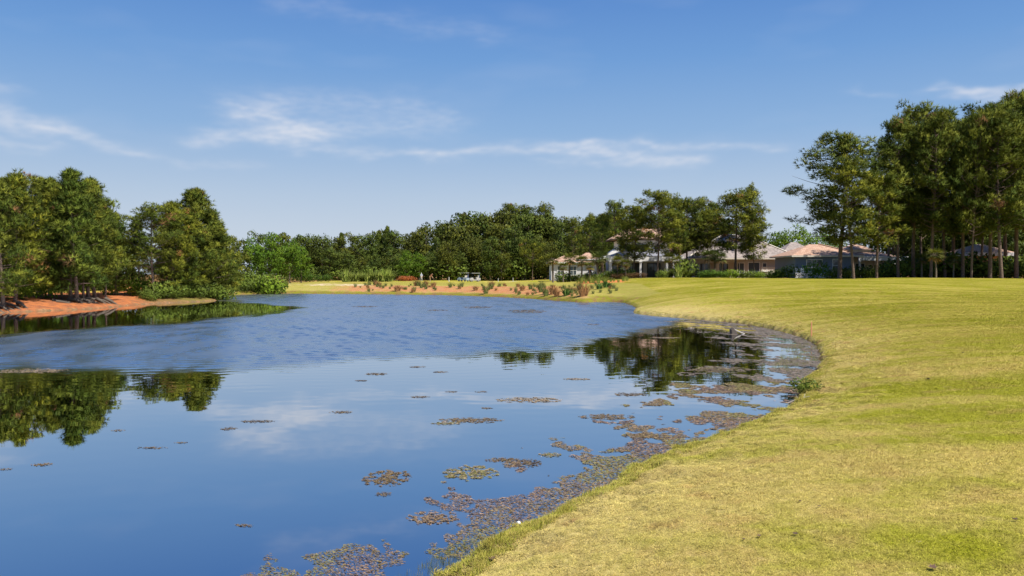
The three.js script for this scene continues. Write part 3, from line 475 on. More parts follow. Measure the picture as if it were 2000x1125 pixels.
// ---------------------------------------------------------------- houses
const box = (w, h, d, x = 0, y = 0, z = 0) => { const g = new THREE.BoxGeometry(w, h, d); g.translate(x, y + h / 2, z); return g; };
function hip(w, d, y0, y1, over, inset) {                     // hip roof: eaves rectangle and ridge along x, with a soffit and a thick eave
  const W = w / 2 + over, Dz = d / 2 + over, R = Math.max(.05, W - (inset ?? Dz)), t = .18, P = [[-W, y0, Dz], [W, y0, Dz], [W, y0, -Dz], [-W, y0, -Dz], [-R, y1, 0], [R, y1, 0]], pos = [], uv = [];
  const face = (ids) => { const v = ids.map((i) => P[i]); for (let k = 1; k < v.length - 1; k++) for (const q of [v[0], v[k], v[k + 1]]) { pos.push(...q); uv.push(Math.abs(v[1][0] - v[0][0]) > Math.abs(v[1][2] - v[0][2]) ? q[0] : q[2], Math.hypot(q[1] - y0, Math.abs(v[1][0] - v[0][0]) > Math.abs(v[1][2] - v[0][2]) ? Dz - Math.abs(q[2]) : W - Math.abs(q[0]))); } };
  face([0, 1, 5, 4]); face([1, 2, 5]); face([2, 3, 4, 5]); face([3, 0, 4]); 
  for (const q of [[3, 2, 1], [3, 1, 0]]) for (const i of q) { pos.push(P[i][0], y0 - .01, P[i][2]); uv.push(P[i][0], P[i][2]); }
  const g = new THREE.BufferGeometry(); g.setAttribute('position', new THREE.Float32BufferAttribute(pos, 3)); g.setAttribute('uv', new THREE.Float32BufferAttribute(uv, 2)); g.computeVertexNormals(); return g;
}
function fasciaGeo(w, d, y0, over, h = .2) { const W = w + over * 2, Dz = d + over * 2; return mergeGeometries([box(W + .06, h, .05, 0, y0 - h, Dz / 2), box(W + .06, h, .05, 0, y0 - h, -Dz / 2), box(.05, h, Dz - .06, -W / 2, y0 - h, 0), box(.05, h, Dz - .06, W / 2, y0 - h, 0)]); }
const tiles = (seed, lo, hi, rows) => {
  const S = 256, d = new Float32Array(S * S * 4).fill(1), r = mulberry(seed), cells = {};
  for (let y = 0; y < S; y++) for (let x = 0; x < S; x++) {
    const row = Math.floor(y / 16), c = Math.floor((x + (row % 2) * 8) / 16) % 16, k = row * 16 + c; cells[k] ??= r();
    const col = mix3(lo, hi, cells[k]), edge = (y % 16 < 2 ? .62 : 1) * (rows ? .8 + .25 * Math.abs(Math.sin(((x + (row % 2) * 8) / 16) * Math.PI)) : 1), n = 1 + noiseA(x * .11, y * .11) * .12; d.set([col[0] * edge * n, col[1] * edge * n, col[2] * edge * n], (y * S + x) * 4);
  }
  const t = new THREE.DataTexture(d, S, S, THREE.RGBAFormat, THREE.FloatType); t.wrapS = t.wrapT = THREE.RepeatWrapping; t.magFilter = THREE.LinearFilter; t.repeat.set(1 / 4.8, 1 / 4.8); t.needsUpdate = true; return t;
};
const std = (r, g, b, o = {}) => new THREE.MeshStandardMaterial({ color: rgb(r, g, b), roughness: .85, ...o });
const terra = tiles(71, [.33, .185, .12], [.48, .315, .225], true), shingle = tiles(72, [.20, .165, .15], [.31, .26, .235], false);
M.terra = new THREE.MeshStandardMaterial({ map: terra, bumpMap: terra, bumpScale: .05, roughness: .85 }); M.shingle = new THREE.MeshStandardMaterial({ map: shingle, bumpMap: shingle, bumpScale: .02, roughness: .9 });
M.white = std(.74, .72, .68); M.cream = std(.66, .60, .50); M.greyWall = std(.46, .41, .35); M.blueWall = std(.17, .21, .29); M.orangeWall = std(.55, .32, .19); M.lilac = std(.56, .54, .56); M.dark = std(.025, .025, .03, { roughness: .4 }); M.frame = std(.72, .71, .68); M.metalRoof = std(.22, .22, .24, { roughness: .5 }); M.brown = std(.08, .05, .035);
M.pane = new THREE.MeshPhysicalMaterial({ color: rgb(.075, .09, .10), roughness: .05, ior: 1.5 }); M.curtain = std(.34, .36, .34);
function windowAt(g, x, y, z, w, h, cols = 2, rows = 1) {
  const o = new THREE.Group(); o.name = 'window'; o.position.set(x, y, z); g.add(o);
  const fr = [box(w + .16, .09, .1, 0, h, 0), box(w + .2, .1, .14, 0, -.1, .02), box(.08, h, .1, -w / 2 - .04, 0, 0), box(.08, h, .1, w / 2 + .04, 0, 0)];
  for (let i = 1; i < cols; i++) fr.push(box(.06, h, .08, -w / 2 + (w * i) / cols, 0, 0)); for (let i = 1; i < rows; i++) fr.push(box(w, .05, .07, 0, (h * i) / rows - .025, .002));
  part('frame', mergeGeometries(fr), M.frame, o); part('pane', box(w, h, .03, 0, 0, -.03), M.pane, o);
}
function house(name, px, D, label, build, turn = 0) { const x = X(px, D), z = -D, g = base(name, x, ground(x, z) - .05, z, turn); tag(g, label, 'house'); build(g, D / F); return g; }

house('house', 1262, 137, 'two-storey white house with terracotta roof and columned porch', (g) => {
  part('wall', mergeGeometries([box(11.6, 3.4, 9, 0, 0, -5.2), box(7.6, 3.2, 7, -.6, 3.4, -5.6), box(2.6, 3.1, 5, 4.6, 3.4, -5.9)]), M.white, g);
  part('wall', box(2.0, 2.6, .25, 5.6, 3.4, -2.9), M.orangeWall, g);
  part('roof', (() => { const r = hip(11.0, 7.4, 6.9, 8.8, .6, 3.2); r.translate(.3, 0, -5.6); return r; })(), M.terra, g);
  part('fascia', (() => { const r = fasciaGeo(11.0, 7.4, 6.88, .6, .22); r.translate(.3, 0, -5.6); return r; })(), M.brown, g);
  part('porch_roof', (() => { const r = hip(12.4, 4.4, 3.75, 4.5, .1, 2); r.translate(-.6, 0, 1.2); return r; })(), M.metalRoof, g);
  part('porch_beam', mergeGeometries([box(12.6, .85, .35, -.6, 2.88, 3.3), box(.35, .85, 3.6, -6.7, 2.88, 1.2), box(.35, .85, 3.6, 5.5, 2.88, 1.2)]), M.white, g);
  for (const x of [-6.5, -4.2, -1.5, 2.9, 4.1, 5.3]) part('column', mergeGeometries([box(.36, 2.7, .36, x, .1, 3.3), box(.5, .18, .5, x, 2.7, 3.3), box(.5, .2, .5, x, 0, 3.3)]), M.white, g);
  for (const x of [-4.6, -1.6, 1.4]) { const d = new THREE.Group(); d.name = 'door'; d.position.set(x, .15, -.66); g.add(d); part('frame', mergeGeometries([box(2.3, .1, .1, 0, 2.4, 0), box(.1, 2.4, .1, -1.1, 0, 0), box(.1, 2.4, .1, 1.1, 0, 0), box(.08, 2.4, .09, 0, 0, 0)]), M.brown, d); part('pane', box(2.1, 2.4, .03, 0, 0, -.02), M.pane, d); }
  windowAt(g, -.6, 4.2, -2.06, 2.3, 1.7, 2, 1); windowAt(g, -3.2, 4.3, -2.06, 1.1, 1.4, 2, 2); windowAt(g, 2.2, 4.3, -2.06, .9, 1.4, 1, 2);
  part('lower_gable', (() => { const s = new THREE.Shape([[0, 0], [3.2, 2.2], [3.2, 0]].map((p) => new THREE.Vector2(...p))); const r = new THREE.ExtrudeGeometry(s, { depth: 4, bevelEnabled: false }); r.translate(-7.6, 3.4, -6); return r; })(), M.white, g);
});
house('house', 1122, 141, 'low white wing with small terracotta roofs among palms', (g) => {
  part('wall', mergeGeometries([box(8.2, 3.2, 7, 0, 0, -4), box(3.4, 3.8, 5, 2.6, 0, -3.4)]), M.lilac, g);
  part('roof', mergeGeometries([(() => { const r = hip(8.2, 7, 3.25, 4.5, .5, 3); r.translate(0, 0, -4); return r; })(), (() => { const r = hip(3.4, 5, 3.85, 5.0, .4, 1.8); r.translate(2.6, 0, -3.4); return r; })()]), M.terra, g);
  part('fascia', mergeGeometries([(() => { const r = fasciaGeo(8.2, 7, 3.24, .5); r.translate(0, 0, -4); return r; })(), (() => { const r = fasciaGeo(3.4, 5, 3.84, .4); r.translate(2.6, 0, -3.4); return r; })()]), M.white, g);
  windowAt(g, -2.4, 1, -.46, 1.1, 1.5, 2, 2); windowAt(g, -.2, 1, -.46, 1.1, 1.5, 2, 2);
});
house('house', 1452, 131, 'grey single-storey house with a broad shingled hip roof', (g) => {
  part('wall', mergeGeometries([box(17.2, 3.3, 11, .2, 0, -6.5), box(.3, 3.2, 2.4, -8.5, 0, .2), box(.5, 3.2, .5, -4.6, 0, 1.2), box(.5, 3.2, .5, -1.6, 0, 1.2), box(7.4, .7, .3, -5, 2.55, 1.36)]), M.greyWall, g);
  part('painted_sun_patch', box(5.6, 1.9, .12, 6, 0, -.94), M.cream, g);  // paler slab paints the sunlit lower wall below the eave shadow
  part('roof', (() => { const r = hip(17.2, 11, 3.35, 7.4, .75, 7.2); r.translate(.2, 0, -6.5); return r; })(), M.shingle, g);
  part('porch_roof', (() => { const r = hip(7.4, 8, 3.3, 5.1, .7, 4); r.translate(-5, 0, -2.2); return r; })(), M.shingle, g);
  part('fascia', mergeGeometries([(() => { const r = fasciaGeo(17.2, 11, 3.34, .75); r.translate(.2, 0, -6.5); return r; })(), (() => { const r = fasciaGeo(7.4, 8, 3.29, .7); r.translate(-5, 0, -2.2); return r; })()]), M.cream, g);
  part('ridge_cap', mergeGeometries([-1, 1].map((s) => tube([[.2 + s * 9.35, 3.42, -.25], [.2 + s * 5.7, 5.45, -3.4], [.2 + s * 2.1, 7.45, -6.5]], .1, .1, 5, 2)).concat([tube([[-1.9, 7.45, -6.5], [.2, 7.47, -6.5], [2.3, 7.45, -6.5]], .1, .1, 5, 2)])), M.cream, g);
  windowAt(g, -6.6, .15, -.94, 2.6, 2.3, 3, 1); windowAt(g, -3.2, .15, -.94, 1.9, 2.3, 2, 1);
  windowAt(g, -.4, .9, -.94, 1.5, 1.6, 2, 1); windowAt(g, 2.0, .6, -.94, 1.8, 2, 2, 1); windowAt(g, 3.75, 1.2, -.88, .6, 1.3, 1, 2);
  part('wing_wall', box(7, 3.1, 9, 11.6, 0, -9), M.greyWall, g);
  part('wing_roof', (() => { const r = hip(7.6, 9, 3.2, 6.3, .7, 4); r.translate(11.4, 0, -9); return r; })(), M.shingle, g);
});
house('house', 1612, 117, 'blue-grey house with terracotta hip roof and white trimmed windows', (g) => {
  part('wall', box(8.6, 3.25, 9, -.1, 0, -4.6), M.blueWall, g);
  part('wall_base', box(8.66, .75, .1, -.1, 0, -.06), M.lilac, g);
  part('roof', (() => { const r = hip(9.4, 9, 3.3, 5.1, .6, 4.4); r.translate(.2, 0, -4.6); return r; })(), M.terra, g);
  part('fascia', (() => { const r = fasciaGeo(9.4, 9, 3.29, .6, .22); r.translate(.2, 0, -4.6); return r; })(), M.cream, g);
  part('ridge_cap', tube([[5.4, 3.38, .45], [3, 4.3, -2.1], [.75, 5.16, -4.6]], .09, .09, 5, 2), M.terra, g);
  windowAt(g, -1.6, 1.55, -.06, 2.2, 1.1, 3, 1); windowAt(g, 1.55, .95, -.06, .85, 1.75, 1, 2);
});
house('house', 1722, 121, 'terracotta-roofed house with a white columned porch behind pines', (g) => {
  part('wall', mergeGeometries([box(8, 3.2, 8, 0, 0, -6), box(3.6, 1.4, 4, -1.2, 3.2, -7)]), M.cream, g);
  part('roof', mergeGeometries([(() => { const r = hip(8.2, 8, 3.25, 4.5, .5, 4); r.translate(0, 0, -6); return r; })(), (() => { const r = hip(3.6, 4, 4.6, 5.6, .4, 2.2); r.translate(-1.2, 0, -7); return r; })()]), M.terra, g);
  part('porch_beam', mergeGeometries([box(8, .5, .3, 0, 2.75, 1), box(8.2, .12, 4, 0, 3.25, -.8)]), M.white, g);
  for (const x of [-3.8, -1.2, 1.4, 3.8]) part('column', mergeGeometries([box(.26, 2.75, .26, x, 0, 1), box(.4, .15, .4, x, 2.55, 1)]), M.white, g);
  const d = new THREE.Group(); d.name = 'door'; d.position.set(-2.5, .05, -1.9); g.add(d); part('frame', mergeGeometries([box(.16, 2.3, .1, -.75, 0, 0), box(.16, 2.3, .1, 0, 0, 0), box(.16, 2.3, .1, .75, 0, 0), box(1.66, .14, .1, 0, 2.3, 0), box(1.5, .5, .06, 0, 0, .01)]), M.white, d); part('pane', box(1.4, 2.2, .03, 0, .05, -.03), M.pane, d);
  windowAt(g, 1.6, 1, -1.95, 1.4, 1.5, 2, 2);
});
house('house', 1934, 124, 'small house with terracotta roof and pale fascia behind the grove', (g) => {
  part('wall', box(6.2, 3.8, 3.6, 0, 0, -4.4), M.orangeWall, g);
  part('roof', (() => { const r = hip(6.2, 6, 3.9, 5.3, .6, 3.2); r.translate(0, 0, -3.2); return r; })(), M.terra, g);
  part('fascia', (() => { const r = fasciaGeo(6.2, 6, 3.89, .6, .55); r.translate(0, 0, -3.2); return r; })(), M.lilac, g);
  for (const x of [-3, 0, 3]) part('column', box(.3, 3.8, .3, x, 0, -.3), M.white, g); windowAt(g, .2, .1, -2.56, 2.2, 2.3, 2, 1);
});

// ---------------------------------------------------------------- golfers, carts, stakes and other small things
function fieldMesh(bones, lo, hi, res, k = .035) {            // tapered capsules joined smoothly: [a, b, ra, rb, colour]
  const mc = new MarchingCubes(res, new THREE.MeshStandardMaterial(), false, false, 60000), size = Math.max(hi[0] - lo[0], hi[1] - lo[1], hi[2] - lo[2]), at = (i) => (i / res) * size;
  const dist = (p, [a, b, ra, rb]) => { const ab = [b[0] - a[0], b[1] - a[1], b[2] - a[2]], t = clamp(((p[0] - a[0]) * ab[0] + (p[1] - a[1]) * ab[1] + (p[2] - a[2]) * ab[2]) / (ab[0] ** 2 + ab[1] ** 2 + ab[2] ** 2 + 1e-9), 0, 1); return Math.hypot(p[0] - a[0] - ab[0] * t, p[1] - a[1] - ab[1] * t, p[2] - a[2] - ab[2] * t) - lerp(ra, rb, t); };
  mc.isolation = 0;
  for (let z = 0; z < res; z++) for (let y = 0; y < res; y++) for (let x = 0; x < res; x++) {
    const p = [lo[0] + at(x), lo[1] + at(y), lo[2] + at(z)]; let d = 9;
    for (const b of bones) { const e = dist(p, b), h = clamp(.5 + (.5 * (e - d)) / k, 0, 1); d = lerp(e, d, h) - k * h * (1 - h); }
    mc.field[x + y * res + z * res * res] = -d;
  }
  mc.update();
  const n = mc.count, pos = new Float32Array(n * 3), nor = new Float32Array(n * 3), col = new Float32Array(n * 3);
  for (let i = 0; i < n; i++) {
    const p = [0, 1, 2].map((c) => lo[c] + ((mc.positionArray[i * 3 + c] + 1) / 2) * size); pos.set(p, i * 3); nor.set([0, 1, 2].map((c) => mc.normalArray[i * 3 + c]), i * 3);
    let best = 9, cc = [1, 1, 1]; for (const b of bones) { const e = dist(p, b); if (e < best) { best = e; cc = b[4]; } } col.set(cc, i * 3);
  }
  const g = new THREE.BufferGeometry(); for (const [nm, a] of [['position', pos], ['normal', nor], ['color', col]]) g.setAttribute(nm, new THREE.BufferAttribute(a, 3)); return g;
}
const SKIN = [.42, .25, .17];
function handBones(w, dir) {
  const s = norm([dir[2], 0, -dir[0] + .01]), out = [[w, add(w, dir, .07), .026, .03, SKIN]];
  [-.03, -.01, .01, .03].forEach((o, i) => { const a = add(add(w, dir, .08), s, o), L = [.05, .065, .06, .045][i], m = add(a, dir, L * .6); out.push([a, m, .009, .009, SKIN], [m, add(add(m, dir, L * .5), [0, 0, .02]), .009, .008, SKIN]); });
  out.push([add(add(w, dir, .02), s, .03), add(add(w, dir, .06), s, .06), .011, .009, SKIN]); return out;
}
M.body = new THREE.MeshStandardMaterial({ vertexColors: true, roughness: .8 });
function person(px, D, label, turn, { shirt, legs, bendBy = 0, cap }) {
  const x = X(px, D), z = -D, g = base('person', x, ground(x, z), z, turn); tag(g, label, 'person', 'golfers on the far fairway');
  const b = bendBy, up = (h) => { const o = h - .95; return [0, .95 + o * Math.cos(b), o * Math.sin(b)]; }, sh = up(1.42), neck = up(1.5), head = add(up(1.63), [0, 0, .02]), sd = (v, s) => [v[0] + s, v[1], v[2]];
  const hand = [0, sh[1] - .55, sh[2] + .28], bones = [[[0, .98, 0], up(1.2), .15, .14, legs], [up(1.12), up(1.36), .15, .17, shirt], [sd(sh, -.15), sd(sh, .15), .075, .075, shirt], [neck, head, .055, .06, SKIN], [add(head, [0, .03, 0]), add(head, [0, -.05, .03]), .095, .075, SKIN], [add(head, [0, -.02, .09]), add(head, [0, -.035, .11]), .014, .012, SKIN]];
  for (const s of [-1, 1]) {
    bones.push([sd([0, .95, 0], s * .09), [s * .12, .5, .05], .095, .06, legs], [[s * .12, .5, .05], [s * .13, .1, 0], .06, .045, legs], [[s * .13, .05, -.03], [s * .15, .04, .16], .045, .04, [.3, .3, .3]]);
    const el = [s * .25, sh[1] - .28, sh[2] + .06]; bones.push([sd(sh, s * .19), el, .055, .045, shirt], [el, [s * .05, hand[1] + .05, hand[2]], .042, .03, SKIN]);
    bones.push(...handBones([s * .05, hand[1] + .05, hand[2]], norm([-s * .15, -1, .2])));
  }
  part('body', fieldMesh(bones, [-.55, -.05, -.55], [.55, 1.85, 1.3], 76, .03), M.body, g);
  const c = new THREE.SphereGeometry(.108, 14, 8, 0, 6.283, 0, 1.6); c.translate(head[0], head[1] + .035, head[2]); const brim = new THREE.CylinderGeometry(.1, .105, .015, 14); brim.scale(1, 1, 1.2); brim.translate(head[0], head[1] + .05, head[2] + .09);
  part('cap', mergeGeometries([c, brim]), std(...cap), g);
  const club = base('golf_club', x, ground(x, z), z, turn); part('shaft', tube([[0, hand[1], hand[2] + .02], [0, .4, hand[2] + .2], [0, .04, hand[2] + .34]], .012, .008, 5, 2), std(.4, .4, .42, { metalness: .8, roughness: .3 }), club); part('head', box(.04, .05, .1, .02, 0, hand[2] + .37), std(.3, .3, .32, { metalness: .8, roughness: .3 }), club);
  tag(club, label.includes('white') ? 'golf club held by the golfer in white' : 'golf club held by the bending golfer in brown', 'golf club');
}
person(823, 168, 'golfer in white cap and pale clothes standing before the wood', .5, { shirt: [.42, .45, .52], legs: [.6, .6, .58], cap: [.8, .8, .8] });
person(840, 166, 'golfer in brown top and tan shorts bending over the ball', 1.3, { shirt: [.28, .11, .05], legs: [.42, .27, .15], bendBy: .75, cap: [.4, .26, .14] });
function cart(px, D, label, paint, turn) {
  const x = X(px, D), z = -D, g = base('golf_cart', x, ground(x, z), z, turn); tag(g, label, 'golf cart', 'golf carts before the wood');
  const s = new THREE.Shape([[-1.15, .3], [-1.15, .75], [-.35, .78], [-.3, .42], [.35, .4], [.55, .85], [.95, .8], [1.2, .55], [1.2, .28]].map((p) => new THREE.Vector2(...p))), bd = new THREE.ExtrudeGeometry(s, { depth: 1.1, bevelEnabled: true, bevelSize: .03, bevelThickness: .03, bevelSegments: 2 }); bd.translate(0, 0, -.55);
  part('body', bd, std(...paint, { roughness: .35 }), g);
  part('roof', (() => { const r = box(1.9, .07, 1.2, -.15, 1.82, 0); return r; })(), std(.5, .5, .47), g);
  part('seat', mergeGeometries([box(.5, .14, 1, -.45, .78, 0), box(.12, .45, 1, -.72, .9, 0)]), std(.55, .5, .42), g);
  for (const [a, b] of [[-1, -.5], [-1, .5], [.7, -.5], [.7, .5]]) part('roof_post', tube([[a + (a > 0 ? .1 : 0), .75, b], [a, 1.3, b], [a - (a > 0 ? .1 : 0), 1.84, b]], .02, .02, 5, 2), M.dark, g);
  for (const [a, b] of [[-.75, -.52], [-.75, .52], [.8, -.52], [.8, .52]]) { const w = new THREE.Group(); w.name = 'wheel'; w.position.set(a, .23, b); g.add(w); const t = new THREE.TorusGeometry(.16, .075, 8, 18); part('tyre', t, M.dark, w); const h = new THREE.CylinderGeometry(.11, .11, .1, 14); h.rotateX(Math.PI / 2); part('rim', h, std(.5, .5, .5, { metalness: .6 }), w); }
  part('steering_wheel', (() => { const t = new THREE.TorusGeometry(.16, .015, 6, 16); t.rotateY(1.57); t.rotateZ(.6); t.translate(.3, 1.02, -.25); return t; })(), M.dark, g);
  part('golf_bag', (() => { const t = new THREE.CylinderGeometry(.13, .15, .9, 12); t.rotateZ(.2); t.translate(-1.05, 1.05, .2); return t; })(), std(.08, .1, .2), g);
}
cart(905, 172, 'blue-white golf cart parked before the wood', [.30, .36, .45], 2.6);
cart(927, 173, 'pale grey golf cart parked behind the blue-white cart', [.42, .40, .40], 3.5);
function stake(px, D, h, color, label, group) {
  const x = X(px, D), z = -D, m = top('stake', (() => { const c = new THREE.CylinderGeometry(.022, .028, h, 8); c.translate(0, h / 2 - .04, 0); const t = new THREE.ConeGeometry(.022, .04, 8); t.translate(0, h - .02, 0); return mergeGeometries([c, t]); })(), std(...color));
  m.position.set(x, ground(x, z), z); m.scale.set(D > 60 ? 2.4 : 1, 1, D > 60 ? 2.4 : 1); tag(m, label, 'stake', group);
}
stake(1585.5, 32.2, .62, [.72, .30, .16], 'thin orange-pink stake standing in the straw grass by the bay');
stake(877, 160, 1.0, [.75, .74, .7], 'white marker stake on the far fairway near the carts');
stake(973, 160, .8, [.5, .48, .44], 'short grey marker stake on the far fairway by the path');
stake(1002, 160, .8, [.5, .48, .44], 'short marker stake at the end of the pale path');
{ // closed parasol on the terrace
  const x = X(1152, 125), z = -125, g = base('parasol', x, ground(x, z), z); tag(g, 'closed navy parasol standing by the low white wing', 'parasol');
  part('pole', (() => { const c = new THREE.CylinderGeometry(.03, .03, 2.9, 8); c.translate(0, 1.45, 0); return c; })(), M.frame, g);
  part('canopy', (() => { const l = new THREE.LatheGeometry([[.02, 2.9], [.1, 2.6], [.17, 2.1], [.26, 1.55], [.3, 1.3], [.22, 1.28]].map((p) => new THREE.Vector2(...p)), 12); return l; })(), std(.02, .025, .11), g);
  part('foot', (() => { const c = new THREE.CylinderGeometry(.3, .34, .1, 16); c.translate(0, .05, 0); return c; })(), M.dark, g);
}
{ // pale cart path beyond the fairway
  const x = X(985, 158), z = -158, s = []; for (let i = 0; i <= 12; i++) { const a = x - 8 + i * 1.3; s.push([a, z + Math.sin(i * .4) * .6]); }
  const pos = [], idx = []; s.forEach(([a, b], i) => { for (const o of [1.3, -1.3]) pos.push(a, ground(a, b + o) + .05, b + o); if (i) idx.push(i * 2 - 2, i * 2 - 2 + 2, i * 2 - 1, i * 2 - 1, i * 2, i * 2 + 1); });
  const g = new THREE.BufferGeometry(); g.setAttribute('position', new THREE.Float32BufferAttribute(pos, 3)); g.setIndex(idx); g.computeVertexNormals();
  tag(top('cart_path', g, std(.5, .45, .38, { side: THREE.DoubleSide })), 'pale cart path crossing the far fairway', 'path', null, 'structure');
}
{ // broken timber in the shallows
  const D = (EYE * F) / (652 - HORIZON), g = base('driftwood', X(1430, D), 0, -D, .2);
  part('stub', (() => { const s = new THREE.Shape([[-.08, -.15], [-.1, .2], [-.02, .27], [.14, .1], [.2, -.15]].map((p) => new THREE.Vector2(...p))); const e = new THREE.ExtrudeGeometry(s, { depth: .16, bevelEnabled: true, bevelSize: .02, bevelThickness: .02, bevelSegments: 1 }); return e; })(), std(.07, .055, .045), g);
  part('plank', tube([[-.02, .24, .06], [.25, .12, .1], [.62, -.04, .12]], .035, .03, 6, 4), std(.34, .31, .28), g);
  tag(g, 'broken weathered timber sticking up in the shallows of the bay', 'driftwood');
  const b = top('fallen_branch', mergeGeometries([tube([[0, 0, 0], [.18, .09, .05], [.42, .16, .1]], .012, .006, 5, 5), tube([[.2, .09, .05], [.12, .2, .12], [.1, .26, .2]], .008, .004, 4, 3), tube([[.3, .12, .08], [.36, .2, 0]], .006, .003, 4, 2)]), std(.45, .4, .35));
  const D2 = (EYE * F) / (790 - HORIZON); b.position.set(X(1540, D2), .02, -D2); tag(b, 'bleached bare branch lying at the foot of the shoreline bush', 'branch');
  const gb = top('golf_ball', new THREE.SphereGeometry(.0214, 16, 12), std(.8, .8, .8, { roughness: .4 })), D3 = (EYE * F) / (1029 - HORIZON); gb.position.set(X(1013, D3), .028, -D3); tag(gb, 'white golf ball resting on floating weed by the bank', 'golf ball');
}
{ // fallen leaves on the lawn
  const r = mulberry(333), leafShape = (s) => { const f = new Faces(), q = mulberry(s); for (let i = 0; i < 6; i++) { const a = i * 1.05 + q() * .4; f.blade([0, .012, 0], norm([Math.cos(a), .25 + q() * .3, Math.sin(a)]), [0, 1, 0], .06 + q() * .03, .05, tint([.10, .055, .03], q, .4), .1); } return f.geo(); };
  const shapes = [leafShape(1), leafShape(2), leafShape(3)], mat = new THREE.MeshStandardMaterial({ vertexColors: true, side: THREE.DoubleSide, roughness: .8 });
  const hit = (px, py) => { for (let D = 3; D < 120; D *= 1.004) { const x = X(px, D); if (EYE + ((HORIZON - py) / F) * D <= ground(x, -D)) return [x, -D]; } return [0, -10]; };
  [[1815, 743, 1.3, 'curled brown leaf lying alone on the open lawn'], [1882, 691, 1, null], [1987, 1022, .6, null], [1827, 1118, .7, null], [1556, 1050, .5, null], [1485, 1055, .45, null], [1455, 1060, .4, null], [1603, 995, .4, null], [1565, 985, .4, null], [960, 1102, .8, 'dark leaf lying on the straw bank by the water']].forEach(([px, py, s, label], i) => {
    const [x, z] = hit(px, py), m = top('fallen_leaf', shapes[i % 3], mat); m.position.set(x, ground(x, z) + .012, z); m.scale.setScalar(s * .75); m.rotation.y = i; tag(m, label ?? 'small dry brown leaf on the mown lawn', 'leaf', label ? null : 'dry leaves on the lawn');
  });
}
{ // roots and fallen logs along the pine bank
  const r = mulberry(44);
  for (let i = 0; i < 15; i++) {
    const px = [10, 22, 35, 50, 62, 150, 160, 172, 184, 196, 206, 216, 226, 234, 186][i], D = (EYE * F) / (lerp(611, 598, px / 236) - HORIZON), x = X(px, D) - .25, z = -D, L = .9 + r() * 1.3, a = -.5 + r(), g = top('root', tube([[-L * Math.cos(a), .5 + r() * .2, -L * Math.sin(a)], [-L * .4, .4 + r() * .2, .1], [.1, .1, .1 + r() * .2], [.4, -.12, .2]], .12 + r() * .09, .05, 6, 6), M.greyBark);
    g.position.set(x, 0, z); tag(g, 'exposed tree root on the eroded edge of the pine bank', 'root', 'roots on the pine bank edge');
  }
}

// ---------------------------------------------------------------- floating weed
M.weed = new THREE.MeshStandardMaterial({ vertexColors: true, side: THREE.DoubleSide, roughness: .5 });
const WEED = [[.17, .12, .05], [.22, .16, .05], [.14, .09, .065], [.28, .18, .10], [.19, .18, .045], [.10, .075, .06], [.32, .24, .17]];
function weedFlake(f, r, x, z, s, palette, turn) {
  const n = 5, a0 = turn + (r() - .5) * .9, w = s * (.14 + r() * .22), c = tint(palette[Math.floor(r() * palette.length)], r, .35), y = .003 + r() * .006, up = norm([(r() - .5) * .7, 1, (r() - .5) * .7]), pts = [];
  for (let i = 0; i < n; i++) { const t = (i / n) * 6.283, l = .7 + r() * .5; const u = Math.cos(t) * s * l, v = Math.sin(t) * w * l; pts.push([x + u * Math.cos(a0) - v * Math.sin(a0), y + (r() - .5) * .006, z + u * Math.sin(a0) + v * Math.cos(a0)]); }
  for (let i = 1; i < n - 1; i++) f.tri(pts[0], pts[i], pts[i + 1], up, c);
}
